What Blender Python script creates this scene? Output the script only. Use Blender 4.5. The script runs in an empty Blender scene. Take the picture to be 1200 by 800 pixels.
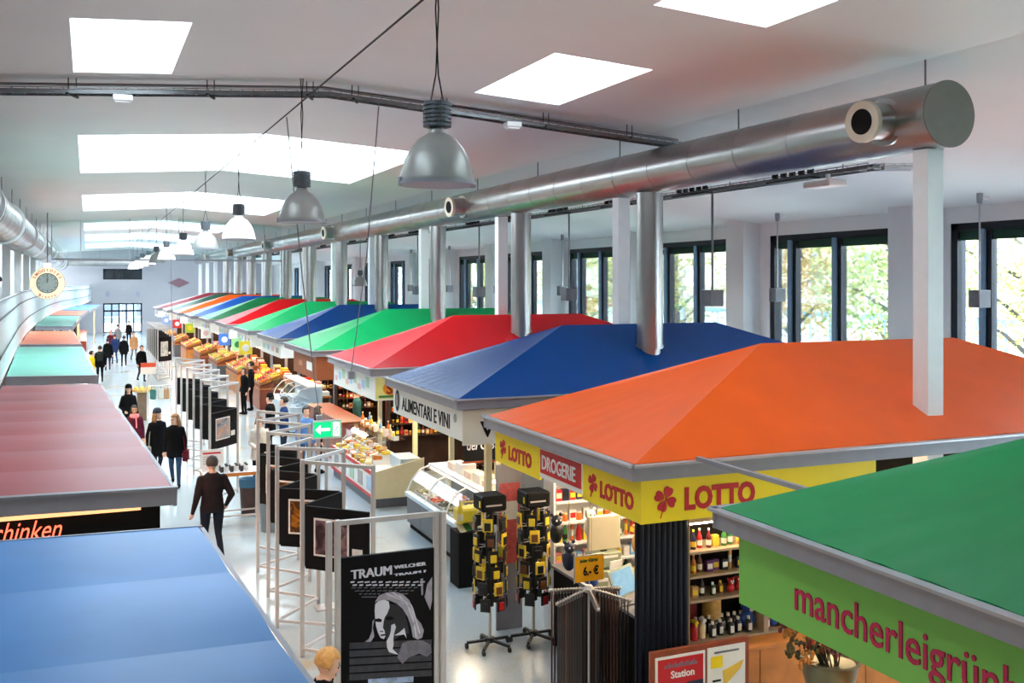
import bpy, bmesh, math, random
from mathutils import Vector, Matrix

# ------------------------------------------------------------------ camera, sky, exposure
SC = bpy.context.scene
COL = SC.collection
CAM_Z = 4.75
cd = bpy.data.cameras.new('camera')
cd.sensor_fit = 'HORIZONTAL'; cd.sensor_width = 36.0; cd.lens = 35.0
cd.shift_y = -(400.0 - 330.0) / 1200.0      # level camera, horizon above the middle (rising-front lens)
cd.clip_start = 0.05; cd.clip_end = 400
cam = bpy.data.objects.new('camera', cd); COL.objects.link(cam)
cam.location = (0, 0, CAM_Z)
cam.rotation_euler = (math.radians(90), 0, -math.radians(23.0734))
SC.camera = cam

world = bpy.data.worlds.new('overcast_sky'); SC.world = world; world.use_nodes = True
bg = world.node_tree.nodes['Background']
bg.inputs[0].default_value = (0.80, 0.93, 1.0, 1); bg.inputs[1].default_value = 6.0
SC.view_settings.view_transform = 'Standard'; SC.view_settings.look = 'None'
SC.view_settings.exposure = 1.86; SC.view_settings.gamma = 1.0; SC.view_settings.use_curve_mapping = False
SC.cycles.use_denoising = True
SC.cycles.max_bounces = 8; SC.cycles.diffuse_bounces = 5; SC.cycles.transparent_max_bounces = 16
SC.cycles.caustics_reflective = False; SC.cycles.caustics_refractive = False
SC.cycles.sample_clamp_indirect = 6.0

# ------------------------------------------------------------------ helpers
R = random.Random(7)
PI = math.pi

def lin(v):
    v /= 255.0
    return v / 12.92 if v <= 0.04045 else ((v + 0.055) / 1.055) ** 2.4
def rgb(r, g, b): return (lin(r), lin(g), lin(b))

MATS = {}
def mat(name, col, rough=0.55, metal=0.0, var=0.08, scale=6.0, bump=0.0, emit=0.0, spec=0.5, coat=0.0, bscale=None, ecol=None):
    """procedural principled material: noise-mottled colour, optional fine relief"""
    if name in MATS: return MATS[name]
    m = bpy.data.materials.new(name); m.use_nodes = True
    nt = m.node_tree; N = nt.nodes; L = nt.links
    b = N['Principled BSDF']
    tc = N.new('ShaderNodeTexCoord'); nz = N.new('ShaderNodeTexNoise')
    nz.inputs['Scale'].default_value = scale; nz.inputs['Detail'].default_value = 3
    L.new(tc.outputs['Object'], nz.inputs['Vector'])
    rp = N.new('ShaderNodeValToRGB')
    lo = [max(0, c * (1 - var)) for c in col]; hi = [min(1, c * (1 + var)) for c in col]
    rp.color_ramp.elements[0].position = 0.3; rp.color_ramp.elements[1].position = 0.7
    rp.color_ramp.elements[0].color = (*lo, 1); rp.color_ramp.elements[1].color = (*hi, 1)
    L.new(nz.outputs['Fac'], rp.inputs['Fac']); L.new(rp.outputs['Color'], b.inputs['Base Color'])
    b.inputs['Roughness'].default_value = rough; b.inputs['Metallic'].default_value = metal
    b.inputs['Specular IOR Level'].default_value = spec
    b.inputs['Coat Weight'].default_value = coat
    if emit:
        b.inputs['Emission Color'].default_value = (*(ecol or col), 1); b.inputs['Emission Strength'].default_value = emit
    if bump:
        n2 = N.new('ShaderNodeTexNoise'); n2.inputs['Scale'].default_value = bscale or scale * 4; n2.inputs['Detail'].default_value = 4
        L.new(tc.outputs['Object'], n2.inputs['Vector'])
        bp = N.new('ShaderNodeBump'); bp.inputs['Strength'].default_value = bump; bp.inputs['Distance'].default_value = 0.02
        L.new(n2.outputs['Fac'], bp.inputs['Height']); L.new(bp.outputs['Normal'], b.inputs['Normal'])
    MATS[name] = m
    return m

def pane_mat(name, tint=(0.93, 0.97, 1.0), gloss=0.06):
    if name in MATS: return MATS[name]
    m = bpy.data.materials.new(name); m.use_nodes = True
    nt = m.node_tree; N = nt.nodes; L = nt.links
    N.remove(N['Principled BSDF'])
    t = N.new('ShaderNodeBsdfTransparent'); t.inputs[0].default_value = (*tint, 1)
    g = N.new('ShaderNodeBsdfGlossy'); g.inputs['Roughness'].default_value = 0.03; g.inputs[0].default_value = (1, 1, 1, 1)
    f = N.new('ShaderNodeFresnel'); f.inputs[0].default_value = 1.35
    mx = N.new('ShaderNodeMixShader')
    sc = N.new('ShaderNodeMath'); sc.operation = 'MULTIPLY'; sc.inputs[1].default_value = gloss / 0.04 * 0.5
    L.new(f.outputs[0], sc.inputs[0]); L.new(sc.outputs[0], mx.inputs[0]); L.new(t.outputs[0], mx.inputs[1]); L.new(g.outputs[0], mx.inputs[2])
    L.new(mx.outputs[0], N['Material Output'].inputs['Surface'])
    MATS[name] = m
    return m

class MB:
    """collects shapes; build() links them as one mesh object"""
    def __init__(s): s.v = []; s.f = []; s.m = []; s.cur = 0
    def add(s, vs, fs):
        o = len(s.v); s.v += [tuple(p) for p in vs]
        for f in fs: s.f.append([i + o for i in f]); s.m.append(s.cur)
        return s
    def box(s, a, b, bev=0.0):
        x0, y0, z0 = [min(p, q) for p, q in zip(a, b)]; x1, y1, z1 = [max(p, q) for p, q in zip(a, b)]
        if bev <= 0:
            s.add([(x0,y0,z0),(x1,y0,z0),(x1,y1,z0),(x0,y1,z0),(x0,y0,z1),(x1,y0,z1),(x1,y1,z1),(x0,y1,z1)],
                  [(0,3,2,1),(4,5,6,7),(0,1,5,4),(1,2,6,5),(2,3,7,6),(3,0,4,7)])
        else:
            e = min(bev, (x1-x0)*.45, (y1-y0)*.45, (z1-z0)*.45)
            vs = []; rings = []
            for z, i in ((z0, e), (z0+e, 0), (z1-e, 0), (z1, e)):
                r = []
                for (x, y) in ((x0+i+e*(i==0), y0+i), (x1-i-e*(i==0), y0+i), (x1-i, y0+i+e*(i==0)), (x1-i, y1-i-e*(i==0)),
                               (x1-i-e*(i==0), y1-i), (x0+i+e*(i==0), y1-i), (x0+i, y1-i-e*(i==0)), (x0+i, y0+i+e*(i==0))):
                    r.append(len(vs)); vs.append((x, y, z))
                rings.append(r)
            fs = [tuple(reversed(rings[0])), tuple(rings[3])]
            for a_, b_ in zip(rings, rings[1:]):
                for k in range(8): fs.append((a_[k], a_[(k+1)%8], b_[(k+1)%8], b_[k]))
            s.add(vs, fs)
        return s
    def obox(s, c, ax, ay, az):
        """oriented box: centre and three half vectors"""
        c, ax, ay, az = Vector(c), Vector(ax), Vector(ay), Vector(az)
        vs = [c + i*ax + j*ay + k*az for k in (-1,1) for (i,j) in ((-1,-1),(1,-1),(1,1),(-1,1))]
        return s.add(vs, [(0,3,2,1),(4,5,6,7),(0,1,5,4),(1,2,6,5),(2,3,7,6),(3,0,4,7)])
    def bar(s, p, q, w, h=None, up=(0,0,1)):
        """square bar from p to q"""
        p, q = Vector(p), Vector(q); d = (q - p)
        if d.length < 1e-6: return s
        h = h or w; u = Vector(up)
        if abs(d.normalized().dot(u)) > 0.98: u = Vector((1,0,0))
        a = d.cross(u).normalized() * (w/2); b = a.cross(d).normalized() * (h/2)
        return s.obox((p+q)/2, d/2, a, b)
    def tube(s, pts, r, n=8, caps=True):
        pts = [Vector(p) for p in pts]; rs = r if isinstance(r, (list, tuple)) else [r]*len(pts)
        vs = []; fs = []; prev = None
        for i, p in enumerate(pts):
            d = (pts[min(i+1, len(pts)-1)] - pts[max(i-1, 0)])
            d = d.normalized() if d.length > 1e-9 else Vector((0,0,1))
            if prev is None:
                u = Vector((0,0,1)) if abs(d.z) < 0.95 else Vector((1,0,0))
                a = d.cross(u).normalized()
            else:
                a = (prev - d * prev.dot(d)).normalized()
            prev = a; b = d.cross(a)
            for k in range(n):
                t = 2*PI*k/n; vs.append(p + rs[i]*(math.cos(t)*a + math.sin(t)*b))
        for i in range(len(pts)-1):
            for k in range(n):
                a0 = i*n+k; a1 = i*n+(k+1)%n; fs.append((a0, a1, a1+n, a0+n))
        if caps:
            fs.append(tuple(reversed(range(n)))); fs.append(tuple(range((len(pts)-1)*n, len(pts)*n)))
        return s.add(vs, fs)
    def lathe(s, prof, n=16, c=(0,0,0), caps=True):
        """profile [(r,z)] bottom to top around z"""
        vs = []; fs = []
        for (r, z) in prof:
            for k in range(n):
                t = 2*PI*k/n; vs.append((c[0]+r*math.cos(t), c[1]+r*math.sin(t), c[2]+z))
        for i in range(len(prof)-1):
            for k in range(n):
                a0 = i*n+k; a1 = i*n+(k+1)%n; fs.append((a0, a1, a1+n, a0+n))
        if caps:
            fs.append(tuple(reversed(range(n)))); fs.append(tuple(range((len(prof)-1)*n, len(prof)*n)))
        return s.add(vs, fs)
    def ball(s, c, rx, ry=None, rz=None, n=10, m=6):
        ry = ry or rx; rz = rz or rx
        vs = [(c[0], c[1], c[2]-rz)]; fs = []
        for i in range(1, m):
            ph = -PI/2 + PI*i/m
            for k in range(n):
                t = 2*PI*k/n
                vs.append((c[0]+rx*math.cos(ph)*math.cos(t), c[1]+ry*math.cos(ph)*math.sin(t), c[2]+rz*math.sin(ph)))
        vs.append((c[0], c[1], c[2]+rz)); last = len(vs)-1
        for k in range(n): fs.append((0, 1+(k+1)%n, 1+k))
        for i in range(m-2):
            for k in range(n):
                a0 = 1+i*n+k; a1 = 1+i*n+(k+1)%n; fs.append((a0, a1, a1+n, a0+n))
        for k in range(n): fs.append((1+(m-2)*n+k, 1+(m-2)*n+(k+1)%n, last))
        return s.add(vs, fs)
    def prism(s, poly, o, u, v, depth):
        """polygon (2-D) in the plane o + x*u + y*v, extruded by depth along u x v"""
        o, u, v = Vector(o), Vector(u), Vector(v); w = u.cross(v).normalized() * depth
        n = len(poly)
        vs = [o + x*u + y*v + w for x, y in poly] + [o + x*u + y*v for x, y in poly]
        fs = [tuple(range(n)), tuple(reversed(range(n, 2*n)))]
        for k in range(n): fs.append((k, k+n, (k+1)%n+n, (k+1)%n))
        return s.add(vs, fs)
    def sheet(s, fn, nu, nv, th=0.015):
        """closed slab following fn(u,v); offset downwards by th"""
        vs = []; fs = []
        for lay in (0, 1):
            for j in range(nv+1):
                for i in range(nu+1):
                    p = Vector(fn(i/nu, j/nv)); p.z -= th*lay; vs.append(p)
        M = (nu+1)*(nv+1); idx = lambda i, j, l: l*M + j*(nu+1) + i
        for j in range(nv):
            for i in range(nu):
                fs.append((idx(i,j,0), idx(i+1,j,0), idx(i+1,j+1,0), idx(i,j+1,0)))
                fs.append((idx(i,j,1), idx(i,j+1,1), idx(i+1,j+1,1), idx(i+1,j,1)))
        for i in range(nu):
            fs.append((idx(i,0,0), idx(i,0,1), idx(i+1,0,1), idx(i+1,0,0))); fs.append((idx(i,nv,0), idx(i+1,nv,0), idx(i+1,nv,1), idx(i,nv,1)))
        for j in range(nv):
            fs.append((idx(0,j,0), idx(0,j+1,0), idx(0,j+1,1), idx(0,j,1))); fs.append((idx(nu,j,0), idx(nu,j,1), idx(nu,j+1,1), idx(nu,j+1,0)))
        return s.add(vs, fs)
    def mesh(s, name, mats, smooth=False):
        me = bpy.data.meshes.new(name); me.from_pydata(s.v, [], s.f)
        mats = mats if isinstance(mats, (list, tuple)) else [mats]
        for m in mats: me.materials.append(m)
        if len(mats) > 1: me.polygons.foreach_set('material_index', s.m)
        if smooth:
            me.polygons.foreach_set('use_smooth', [True]*len(me.polygons))
            try: me.set_sharp_from_angle(angle=math.radians(40))
            except Exception: pass
        me.validate(); me.update()
        return me
    def build(s, name, mats, parent=None, loc=(0,0,0), smooth=False, rotz=0):
        o = bpy.data.objects.new(name, s.mesh(name, mats, smooth)); COL.objects.link(o)
        o.location = loc; o.rotation_euler = (0, 0, rotz)
        if parent is not None: o.parent = parent
        return o

def tag(o, label, cat, group=None, kind=None):
    o['label'] = label; o['category'] = cat
    if group: o['group'] = group
    if kind: o['kind'] = kind
    return o
def thing(name, label, cat, loc=(0,0,0), rotz=0, group=None):
    o = bpy.data.objects.new(name, None); COL.objects.link(o); o.empty_display_size = 0.2
    o.location = loc; o.rotation_euler = (0, 0, rotz)
    return tag(o, label, cat, group)
def struct(o, label=None):
    o['kind'] = 'structure'
    if label: o['label'] = label
    return o
def sempty(name, label, loc=(0,0,0)):
    o = bpy.data.objects.new(name, None); COL.objects.link(o); o.location = loc
    return struct(o, label)
def inst(me, name, parent=None, loc=(0,0,0), rot=(0,0,0), scale=(1,1,1)):
    o = bpy.data.objects.new(name, me); COL.objects.link(o)
    o.location = loc; o.rotation_euler = rot; o.scale = scale
    if parent is not None: o.parent = parent
    return o
def dup(root, loc, rotz=None, label=None, scale=None, group=None):
    r = root.copy(); COL.objects.link(r); r.location = loc
    if rotz is not None: r.rotation_euler = (0, 0, rotz)
    if scale is not None: r.scale = scale
    if label: r['label'] = label
    if group: r['group'] = group
    for ch in list(root.children):
        c = ch.copy(); COL.objects.link(c); c.parent = r
        for g in list(ch.children):
            d = g.copy(); COL.objects.link(d); d.parent = c
    return r
TXT = {}
def text(s, size, material, parent, loc, ax=(1,0,0), ay=(0,0,1), bold=0.0, sx=1.0, shear=0.0, align='LEFT', name='lettering', depth=0.004, space=1.0, fit=None):
    """lettering as a thin mesh: local x along ax, local y along ay"""
    key = (s, bold, shear, align, space)
    if key not in TXT:
        cu = bpy.data.curves.new('lettering', 'FONT'); cu.body = s; cu.size = 1.0; cu.offset = bold; cu.shear = shear
        cu.align_x = align; cu.space_character = space; cu.extrude = 0.01; cu.resolution_u = 3
        ob = bpy.data.objects.new('lettering', cu); COL.objects.link(ob)
        dg = bpy.context.evaluated_depsgraph_get()
        me = bpy.data.meshes.new_from_object(ob.evaluated_get(dg)); me.name = 'lettering'
        bpy.data.objects.remove(ob); bpy.data.curves.remove(cu)
        TXT[key] = me
    me = TXT[key].copy(); me.materials.clear(); me.materials.append(material)
    o = bpy.data.objects.new(name, me); COL.objects.link(o)
    if fit:                                              # (width, height) of the ink, loc = lower left corner of the ink
        xs_ = [v.co.x for v in me.vertices]; ys_ = [v.co.y for v in me.vertices]
        fx, fy = fit[0]/(max(xs_)-min(xs_)), fit[1]/(max(ys_)-min(ys_)); x0_, y0_ = min(xs_), min(ys_)
        for v in me.vertices: v.co.x = (v.co.x-x0_)*fx; v.co.y = (v.co.y-y0_)*fy
        size = sx = 1.0
    ax, ay = Vector(ax).normalized(), Vector(ay).normalized(); az = ax.cross(ay)
    M = Matrix((ax*size*sx, ay*size, az*(depth/0.01))).transposed().to_4x4(); M.translation = Vector(loc)
    o.parent = parent; o.matrix_local = M
    return o

def portal(loc, size, rot):
    l = bpy.data.lights.new('daylight_portal', 'AREA'); l.shape = 'RECTANGLE'; l.size, l.size_y = size
    l.cycles.is_portal = True
    o = bpy.data.objects.new('daylight_portal', l); COL.objects.link(o); o.location = loc; o.rotation_euler = rot
    return o

# ------------------------------------------------------------------ materials of the hall
M_ceil = mat('ceiling_paint', rgb(232, 230, 228), 0.75, var=0.02, scale=0.6)
M_wall = mat('wall_plaster', rgb(236, 235, 234), 0.75, var=0.02, scale=1.2)
M_white = mat('white_lacquer', rgb(236, 236, 236), 0.4, var=0.02)
M_black = mat('black_frame_lacquer', rgb(14, 20, 32), 0.4, var=0.1, spec=.3)
M_dark = mat('dark_recess', rgb(24, 21, 20), 0.8, var=0.2, spec=.15)
M_alu = mat('grey_aluminium', rgb(152, 151, 160), 0.45, 0.15, var=0.05)
M_alul = mat('pale_aluminium', rgb(190, 192, 198), 0.35, 0.6, var=0.05)
M_steel = mat('brushed_galvanised_steel', rgb(168, 165, 163), 0.30, 0.92, var=0.10, scale=1.3, bump=0.04, bscale=14)
M_tray = mat('cable_tray_steel', rgb(120, 122, 124), 0.45, 0.6, var=0.15)
M_cable = mat('black_cable', rgb(24, 24, 26), 0.6)
M_gcable = mat('grey_cable', rgb(120, 120, 122), 0.6)
M_frost = mat('frosted_white', rgb(245, 245, 245), 0.5)
M_glass = pane_mat('window_glass')
M_skyglass = pane_mat('skylight_glass', (0.455, 0.465, 0.475), 0.02)
M_cglass = pane_mat('counter_glass', (0.95, 0.97, 0.98), 0.012)
M_smoke = pane_mat('glass_apron_glass', (0.90, 0.96, 0.95), 0.07)
M_cream = mat('cream_lacquer', rgb(226, 212, 170), 0.5, var=0.03)
M_wood = mat('warm_wood', rgb(190, 118, 52), 0.42, var=0.22, scale=3.5)
M_wood2 = mat('reddish_wood', rgb(140, 62, 30), 0.4, var=0.25, scale=3.5)

# ------------------------------------------------------------------ the hall
XL, XR, YN, YF = -4.0, 16.9, -6.0, 100.0
RX, RZ = 3.39, 7.81
def ceil_z(x):
    if x <= 9.3: return RZ - 0.0643*abs(x - RX)
    return 7.43 - (x - 9.3)*0.146
SKY = [(-0.18, 1.08, 5.9, 9.1), (5.5, 6.95, 5.9, 9.1), (-0.18, 1.08, 11.7, 14.7), (5.5, 6.95, 11.5, 14.4),
       (-0.18, 6.95, 21.0, 28.3), (-0.18, 6.95, 35.5, 43.4), (-0.18, 6.95, 52.3, 60.0), (-0.18, 6.95, 65.0, 75.5), (-0.18, 6.95, 81.0, 92.5)]
# floor
def floor_mat():
    m = bpy.data.materials.new('polished_pale_screed'); m.use_nodes = True
    N = m.node_tree.nodes; L = m.node_tree.links; b = N['Principled BSDF']
    tc = N.new('ShaderNodeTexCoord')
    n1 = N.new('ShaderNodeTexNoise'); n1.inputs['Scale'].default_value = 0.45; n1.inputs['Detail'].default_value = 5; n1.inputs['Roughness'].default_value = 0.6
    n2 = N.new('ShaderNodeTexNoise'); n2.inputs['Scale'].default_value = 40; n2.inputs['Detail'].default_value = 3
    r1 = N.new('ShaderNodeValToRGB'); r2 = N.new('ShaderNodeValToRGB')
    r1.color_ramp.elements[0].position = 0.56; r1.color_ramp.elements[1].position = 0.66
    r1.color_ramp.elements[0].color = (*rgb(178, 190, 197), 1); r1.color_ramp.elements[1].color = (*rgb(176, 166, 142), 1)
    r2.color_ramp.elements[0].position = 0.35; r2.color_ramp.elements[1].position = 0.65
    r2.color_ramp.elements[0].color = (0.86, 0.86, 0.86, 1); r2.color_ramp.elements[1].color = (1, 1, 1, 1)
    mx = N.new('ShaderNodeMixRGB'); mx.blend_type = 'MULTIPLY'; mx.inputs[0].default_value = 1
    L.new(tc.outputs['Object'], n1.inputs['Vector']); L.new(tc.outputs['Object'], n2.inputs['Vector'])
    L.new(n1.outputs['Fac'], r1.inputs['Fac']); L.new(n2.outputs['Fac'], r2.inputs['Fac'])
    L.new(r1.outputs['Color'], mx.inputs[1]); L.new(r2.outputs['Color'], mx.inputs[2]); L.new(mx.outputs[0], b.inputs['Base Color'])
    b.inputs['Roughness'].default_value = 0.16; b.inputs['Specular IOR Level'].default_value = 0.55
    return m
struct(MB().box((XL, YN, -0.2), (XR, YF, 0)).build('floor', floor_mat()))

# ceiling: gable with skylight openings
xs = [XL, -0.18, 1.08, RX, 5.5, 6.95, 9.3, XR]
ys = sorted(set([YN, YF] + [y for s in SKY for y in s[2:]]))
cb = MB()
for i in range(len(xs)-1):
    for j in range(len(ys)-1):
        xm, ym = (xs[i]+xs[i+1])/2, (ys[j]+ys[j+1])/2
        if any(a < xm < b and c < ym < d for a, b, c, d in SKY): continue
        a, b, c, d = xs[i], xs[i+1], ys[j], ys[j+1]; za, zb = ceil_z(a), ceil_z(b)
        cb.add([(a,c,za),(b,c,zb),(b,d,zb),(a,d,za),(a,c,za+.12),(b,c,zb+.12),(b,d,zb+.12),(a,d,za+.12)],
               [(0,3,2,1),(4,5,6,7),(0,1,5,4),(1,2,6,5),(2,3,7,6),(3,0,4,7)])
struct(cb.build('ceiling', M_ceil))
for n, (a, b, c, d) in enumerate(SKY):
    root = sempty('window_%d' % (n+1), 'bright skylight in the white ceiling', (0,0,0))
    segs = [x for x in (a, RX, b) if a <= x <= b]
    w = MB(); hh = 0.34
    def wall_seg(p, q):
        w.add([(p[0],p[1],p[2]+.12),(q[0],q[1],q[2]+.12),(q[0],q[1],q[2]+hh),(p[0],p[1],p[2]+hh)], [(0,1,2,3)])
    for y in (c, d):
        for x0, x1 in zip(segs, segs[1:]): wall_seg((x0, y, ceil_z(x0)), (x1, y, ceil_z(x1)))
    for x in (a, b): wall_seg((x, c, ceil_z(x)), (x, d, ceil_z(x)))
    w.build('window_reveal', M_white, root)
    for x0, x1 in zip(segs, segs[1:]):
        ny = max(1, round((d-c)/2.5))
        for k in range(ny):
            y0, y1 = c+(d-c)*k/ny+.02, c+(d-c)*(k+1)/ny-.02
            z0, z1 = ceil_z(x0)+hh, ceil_z(x1)+hh
            MB().add([(x0,y0,z0),(x1,y0,z1),(x1,y1,z1),(x0,y1,z0)], [(0,1,2,3)]).build('pane', M_skyglass, root)
        ang = math.atan2(ceil_z(x1)-ceil_z(x0), x1-x0)
        portal(((x0+x1)/2, (c+d)/2, (ceil_z(x0)+ceil_z(x1))/2+hh-.05), (x1-x0, d-c), (0, -ang, 0))
# thin grey strip laid across the ceiling
jb = MB()
for x0, x1 in ((XL, RX), (RX, 9.9)): jb.bar((x0, 15.55, ceil_z(x0)-.012), (x1, 15.55, ceil_z(x1)-.012), 0.10, 0.03)
struct(jb.build('trim_1', mat('grey_joint', rgb(120, 118, 120), 0.7)))

# walls
struct(MB().box((XL-.3, YF, 0), (1.3, YF+.3, 8.2)).box((4.7, YF, 0), (XR+.3, YF+.3, 8.2)).box((1.3, YF, 2.75), (4.7, YF+.3, 4.95)).box((1.3, YF, 5.95), (4.7, YF+.3, 8.2)).build('wall_back', mat('mauve_grey_plaster', rgb(190, 187, 192), .8, var=.03, scale=.5)))
for nm, z0, z1, cut in (('door_1', 0, 2.75, 5), ('window_90', 4.95, 5.95, 4)):
    r_ = sempty(nm, 'glazed opening in the far end wall', (1.3, YF, z0)); W = 3.4; hgt = z1-z0
    f = MB().box((0,.05,0),(.12,.2,hgt)).box((W-.12,.05,0),(W,.2,hgt)).box((0,.05,hgt-.12),(W,.2,hgt)).box((0,.05,0),(W,.2,.1))
    if nm == 'door_1': f.box((0,.05,1.95),(W,.2,2.1))
    f.build('door_frame' if nm == 'door_1' else 'window_frame', M_black, r_)
    for i in range(cut):
        x0, x1 = .1+(W-.2)*i/cut, .1+(W-.2)*(i+1)/cut
        if i: MB().box((x0-.06,.05,0),(x0+.06,.2,hgt)).build('mullion', M_black, r_)
        MB().box((x0,.12,.05),(x1,.13,hgt-.05)).build('pane', M_glass if nm == 'door_1' else mat('dark_tinted_glass', rgb(30, 44, 52), .15), r_)

struct(MB().box((XL-.3, YN-.3, 0), (XR+.3, YN, 8.2)).build('wall_front', mat('grey_plaster', rgb(150, 150, 152), .8)))
# right wall with window openings and pilasters
WZ0, WZ1 = 0.35, 5.98
WINS = []
k = -3
while True:
    yf = 15.85 + 6.1*k; y0 = yf - 4.45
    if yf > 96: break
    if y0 > YN+.3: WINS.append((y0, yf))
    k += 1
wr = MB(); edge = YN
for (y0, y1) in WINS:
    wr.box((XR, edge, 0), (XR+.4, y0, 6.6)); wr.box((XR, y0, 0), (XR+.4, y1, WZ0)); wr.box((XR, y0, WZ1), (XR+.4, y1, 6.6)); edge = y1
wr.box((XR, edge, 0), (XR+.4, YF, 6.6))
struct(wr.build('wall_right', M_wall))
for j in range(len(WINS)-1):
    yc = (WINS[j][1] + WINS[j+1][0])/2
    o = struct(MB().box((XR-.55, yc-.4, 0), (XR, yc+.4, 6.5)).build('wall_pilaster', M_wall))
M_roller = mat('dark_green_roller_blind', rgb(20, 62, 44), 0.7)
M_bluebar = mat('blue_grey_mullion', rgb(120, 150, 176), 0.4, 0.2)
for n, (y0, y1) in enumerate(WINS):
    root = sempty('window_%d' % (len(SKY)+n+1), 'tall black framed window in the white side wall', (XR, y0, 0)); W = y1 - y0
    f = MB(); t = 0.17
    f.box((.02,0,WZ0),(.26,t,WZ1)); f.box((.02,W-t,WZ0),(.26,W,WZ1)); f.box((.02,0,WZ1-.16),(.26,W,WZ1)); f.box((.02,0,WZ0),(.26,W,WZ0+.12))
    f.build('window_frame', M_black, root)
    cuts = [0, W*.42, W*.80, W]
    for cpos in cuts[1:3]:
        MB().box((.06,cpos-.11,WZ0),(.22,cpos+.02,WZ1-.14)).build('mullion', M_black, root)
        MB().box((.0,cpos+.02,WZ0),(.22,cpos+.16,WZ1-.14)).build('mullion', M_bluebar, root)
    for a, b in zip(cuts, cuts[1:]):
        MB().box((.14,a+.05,WZ0),(.15,b-.05,WZ1-.1)).build('pane', M_glass, root)
        MB().box((.10,a+.16,WZ1-.36),(.13,b-.10,WZ1-.14)).build('roller_blind', M_roller, root)
    portal((XR+.45, (y0+y1)/2, (WZ0+WZ1)/2), (WZ1-WZ0, W), (0, PI/2, 0))

# left wall behind the gallery, with tall strip windows
struct(MB().box((XL-.3, YN, 0), (XL, 55.0, 8.2)).box((XL-.3, 55, 0), (XL, YF, 3.2)).box((XL-.3, 55, 6.9), (XL, YF, 8.2)).build('wall_left', M_wall))
lp = [55.0 + 2.2*i for i in range(21)]
lw = MB()
for y in lp: lw.box((XL-.3, y-.28, 3.2), (XL, y+.28, 6.9))
struct(lw.build('wall_left_pier', M_wall))
for i, (a, b) in enumerate(zip(lp, lp[1:])):
    r_ = sempty('window_%d' % (60+i), 'narrow strip window above the gallery', (XL-.2, a+.28, 3.2))
    MB().box((0,0,0),(.02,b-a-.56,3.7)).build('pane', M_skyglass, r_)
portal((XL-.35, 77, 5.05), (3.7, 44), (0, -PI/2, 0))
# ------------------------------------------------------------------ columns, ducts, pipes
CX = 9.3
COLY = [9.06, 16.55, 22.5, 28.6, 34.5] + [34.5 + 5.9*i for i in range(1, 11)]
for y in COLY:
    struct(MB().box((CX-.125, y-.12, 0), (CX+.125, y+.12, 6.335), 0.006).build('column', M_white), 'square white steel column')
for y in [8.0 + 5.9*i for i in range(15)]:
    struct(MB().box((-2.65, y-.12, 0), (-2.4, y+.12, ceil_z(-2.5)), 0.006).build('column', M_white), 'square white steel column')

def ring_profile(r, L): return [(r, 0), (r, L-.03), (r+.004, L-.03), (r+.004, L)]
def along_y(mb):                                     # turn a lathe around z into one around y
    mb.v = [(x, z, -y) for x, y, z in mb.v]; return mb
M_noz = mat('cream_nozzle_ring', rgb(214, 202, 182), 0.5, var=0.04)
def duct(label, x, z, r, y0, y1, noz_y, side, seg=1.25, ry=1.0):
    t = thing('ventilation_duct', label, 'duct', (x, y0, z))
    n = int((y1-y0)/seg)
    me = along_y(MB().lathe(ring_profile(r, seg), 40, caps=False)).mesh('duct_segment', M_steel, True)
    for i in range(n): inst(me, 'duct_segment', t, (0, i*seg, 0))
    MB().tube([(0,-.02,0),(0,.0,0)], r+.006, 40).build('end_cap', mat('dull_end_cap', rgb(122, 117, 108), .6, .2, var=.05), t)
    MB().tube([(0,n*seg,0),(0,n*seg+.02,0)], r, 40).build('end_cap', M_steel, t)
    for yy in noz_y:
        c = Vector((side*(r*.72), yy-y0, -.02)); d = Vector((side*.97, -.12, -.06)).normalized()
        nz = MB().tube([c, c+d*.42], .225, 24, caps=False); nz.tube([c+d*.02, c+d*.08], .29, 24)
        nb = nz.build('nozzle', M_steel, t, smooth=True)
        p = c+d*.40
        rg = MB(); rg.tube([p, p+d*.07], .25, 28); rg.build('nozzle_ring', M_noz, nb, smooth=True)
        MB().tube([p+d*.071, p+d*.074], .155, 24).build('nozzle_opening', M_dark, nb)  # flat dark disc, colour stands in for the shaded inside
    for i in range(0, n, 3):
        yy = .35 + i*seg
        MB().tube([(0, yy, r), (0, yy, ceil_z(x)-z)], .012, 6).build('hanger_rod', M_tray, t)
    return t
duct('long round steel duct running above the bright fabric roofs on the window side', CX, 6.72, .39, 8.75, 95.5, [9.42, 24.3, 39.2, 54, 69, 83], -1)
gd = duct('round steel duct above the gallery with dark joint bands', -2.05, 6.28, .50, 6.0, 94.5, [], 1)
for yy in range(22, 90, 7):
    MB().tube([(0, yy-6, 0), (0, yy-5.3, 0)], .53, 32).build('joint_band', mat('dark_joint_band', rgb(70, 84, 86), .4, .5), gd, smooth=True)
    MB().tube([(0, yy-6.12, 0), (0, yy-6, 0)], .56, 32).build('flange', M_white, gd, smooth=True)
t = thing('cross_duct', 'round steel duct lying across the far end wall', 'duct', (-2.2, 97, 6.5))
for x in (.6, 3.2, 5.8): MB().tube([(x,0,.3),(x,0,ceil_z(x-2.2)-6.5)], .012, 6).build('hanger_rod', M_tray, t)
for i in range(6):
    MB().tube([(i*1.3,0,0),(i*1.3+1.28,0,0)], .34, 24).build('duct_segment', M_steel, t, smooth=True)
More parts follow.
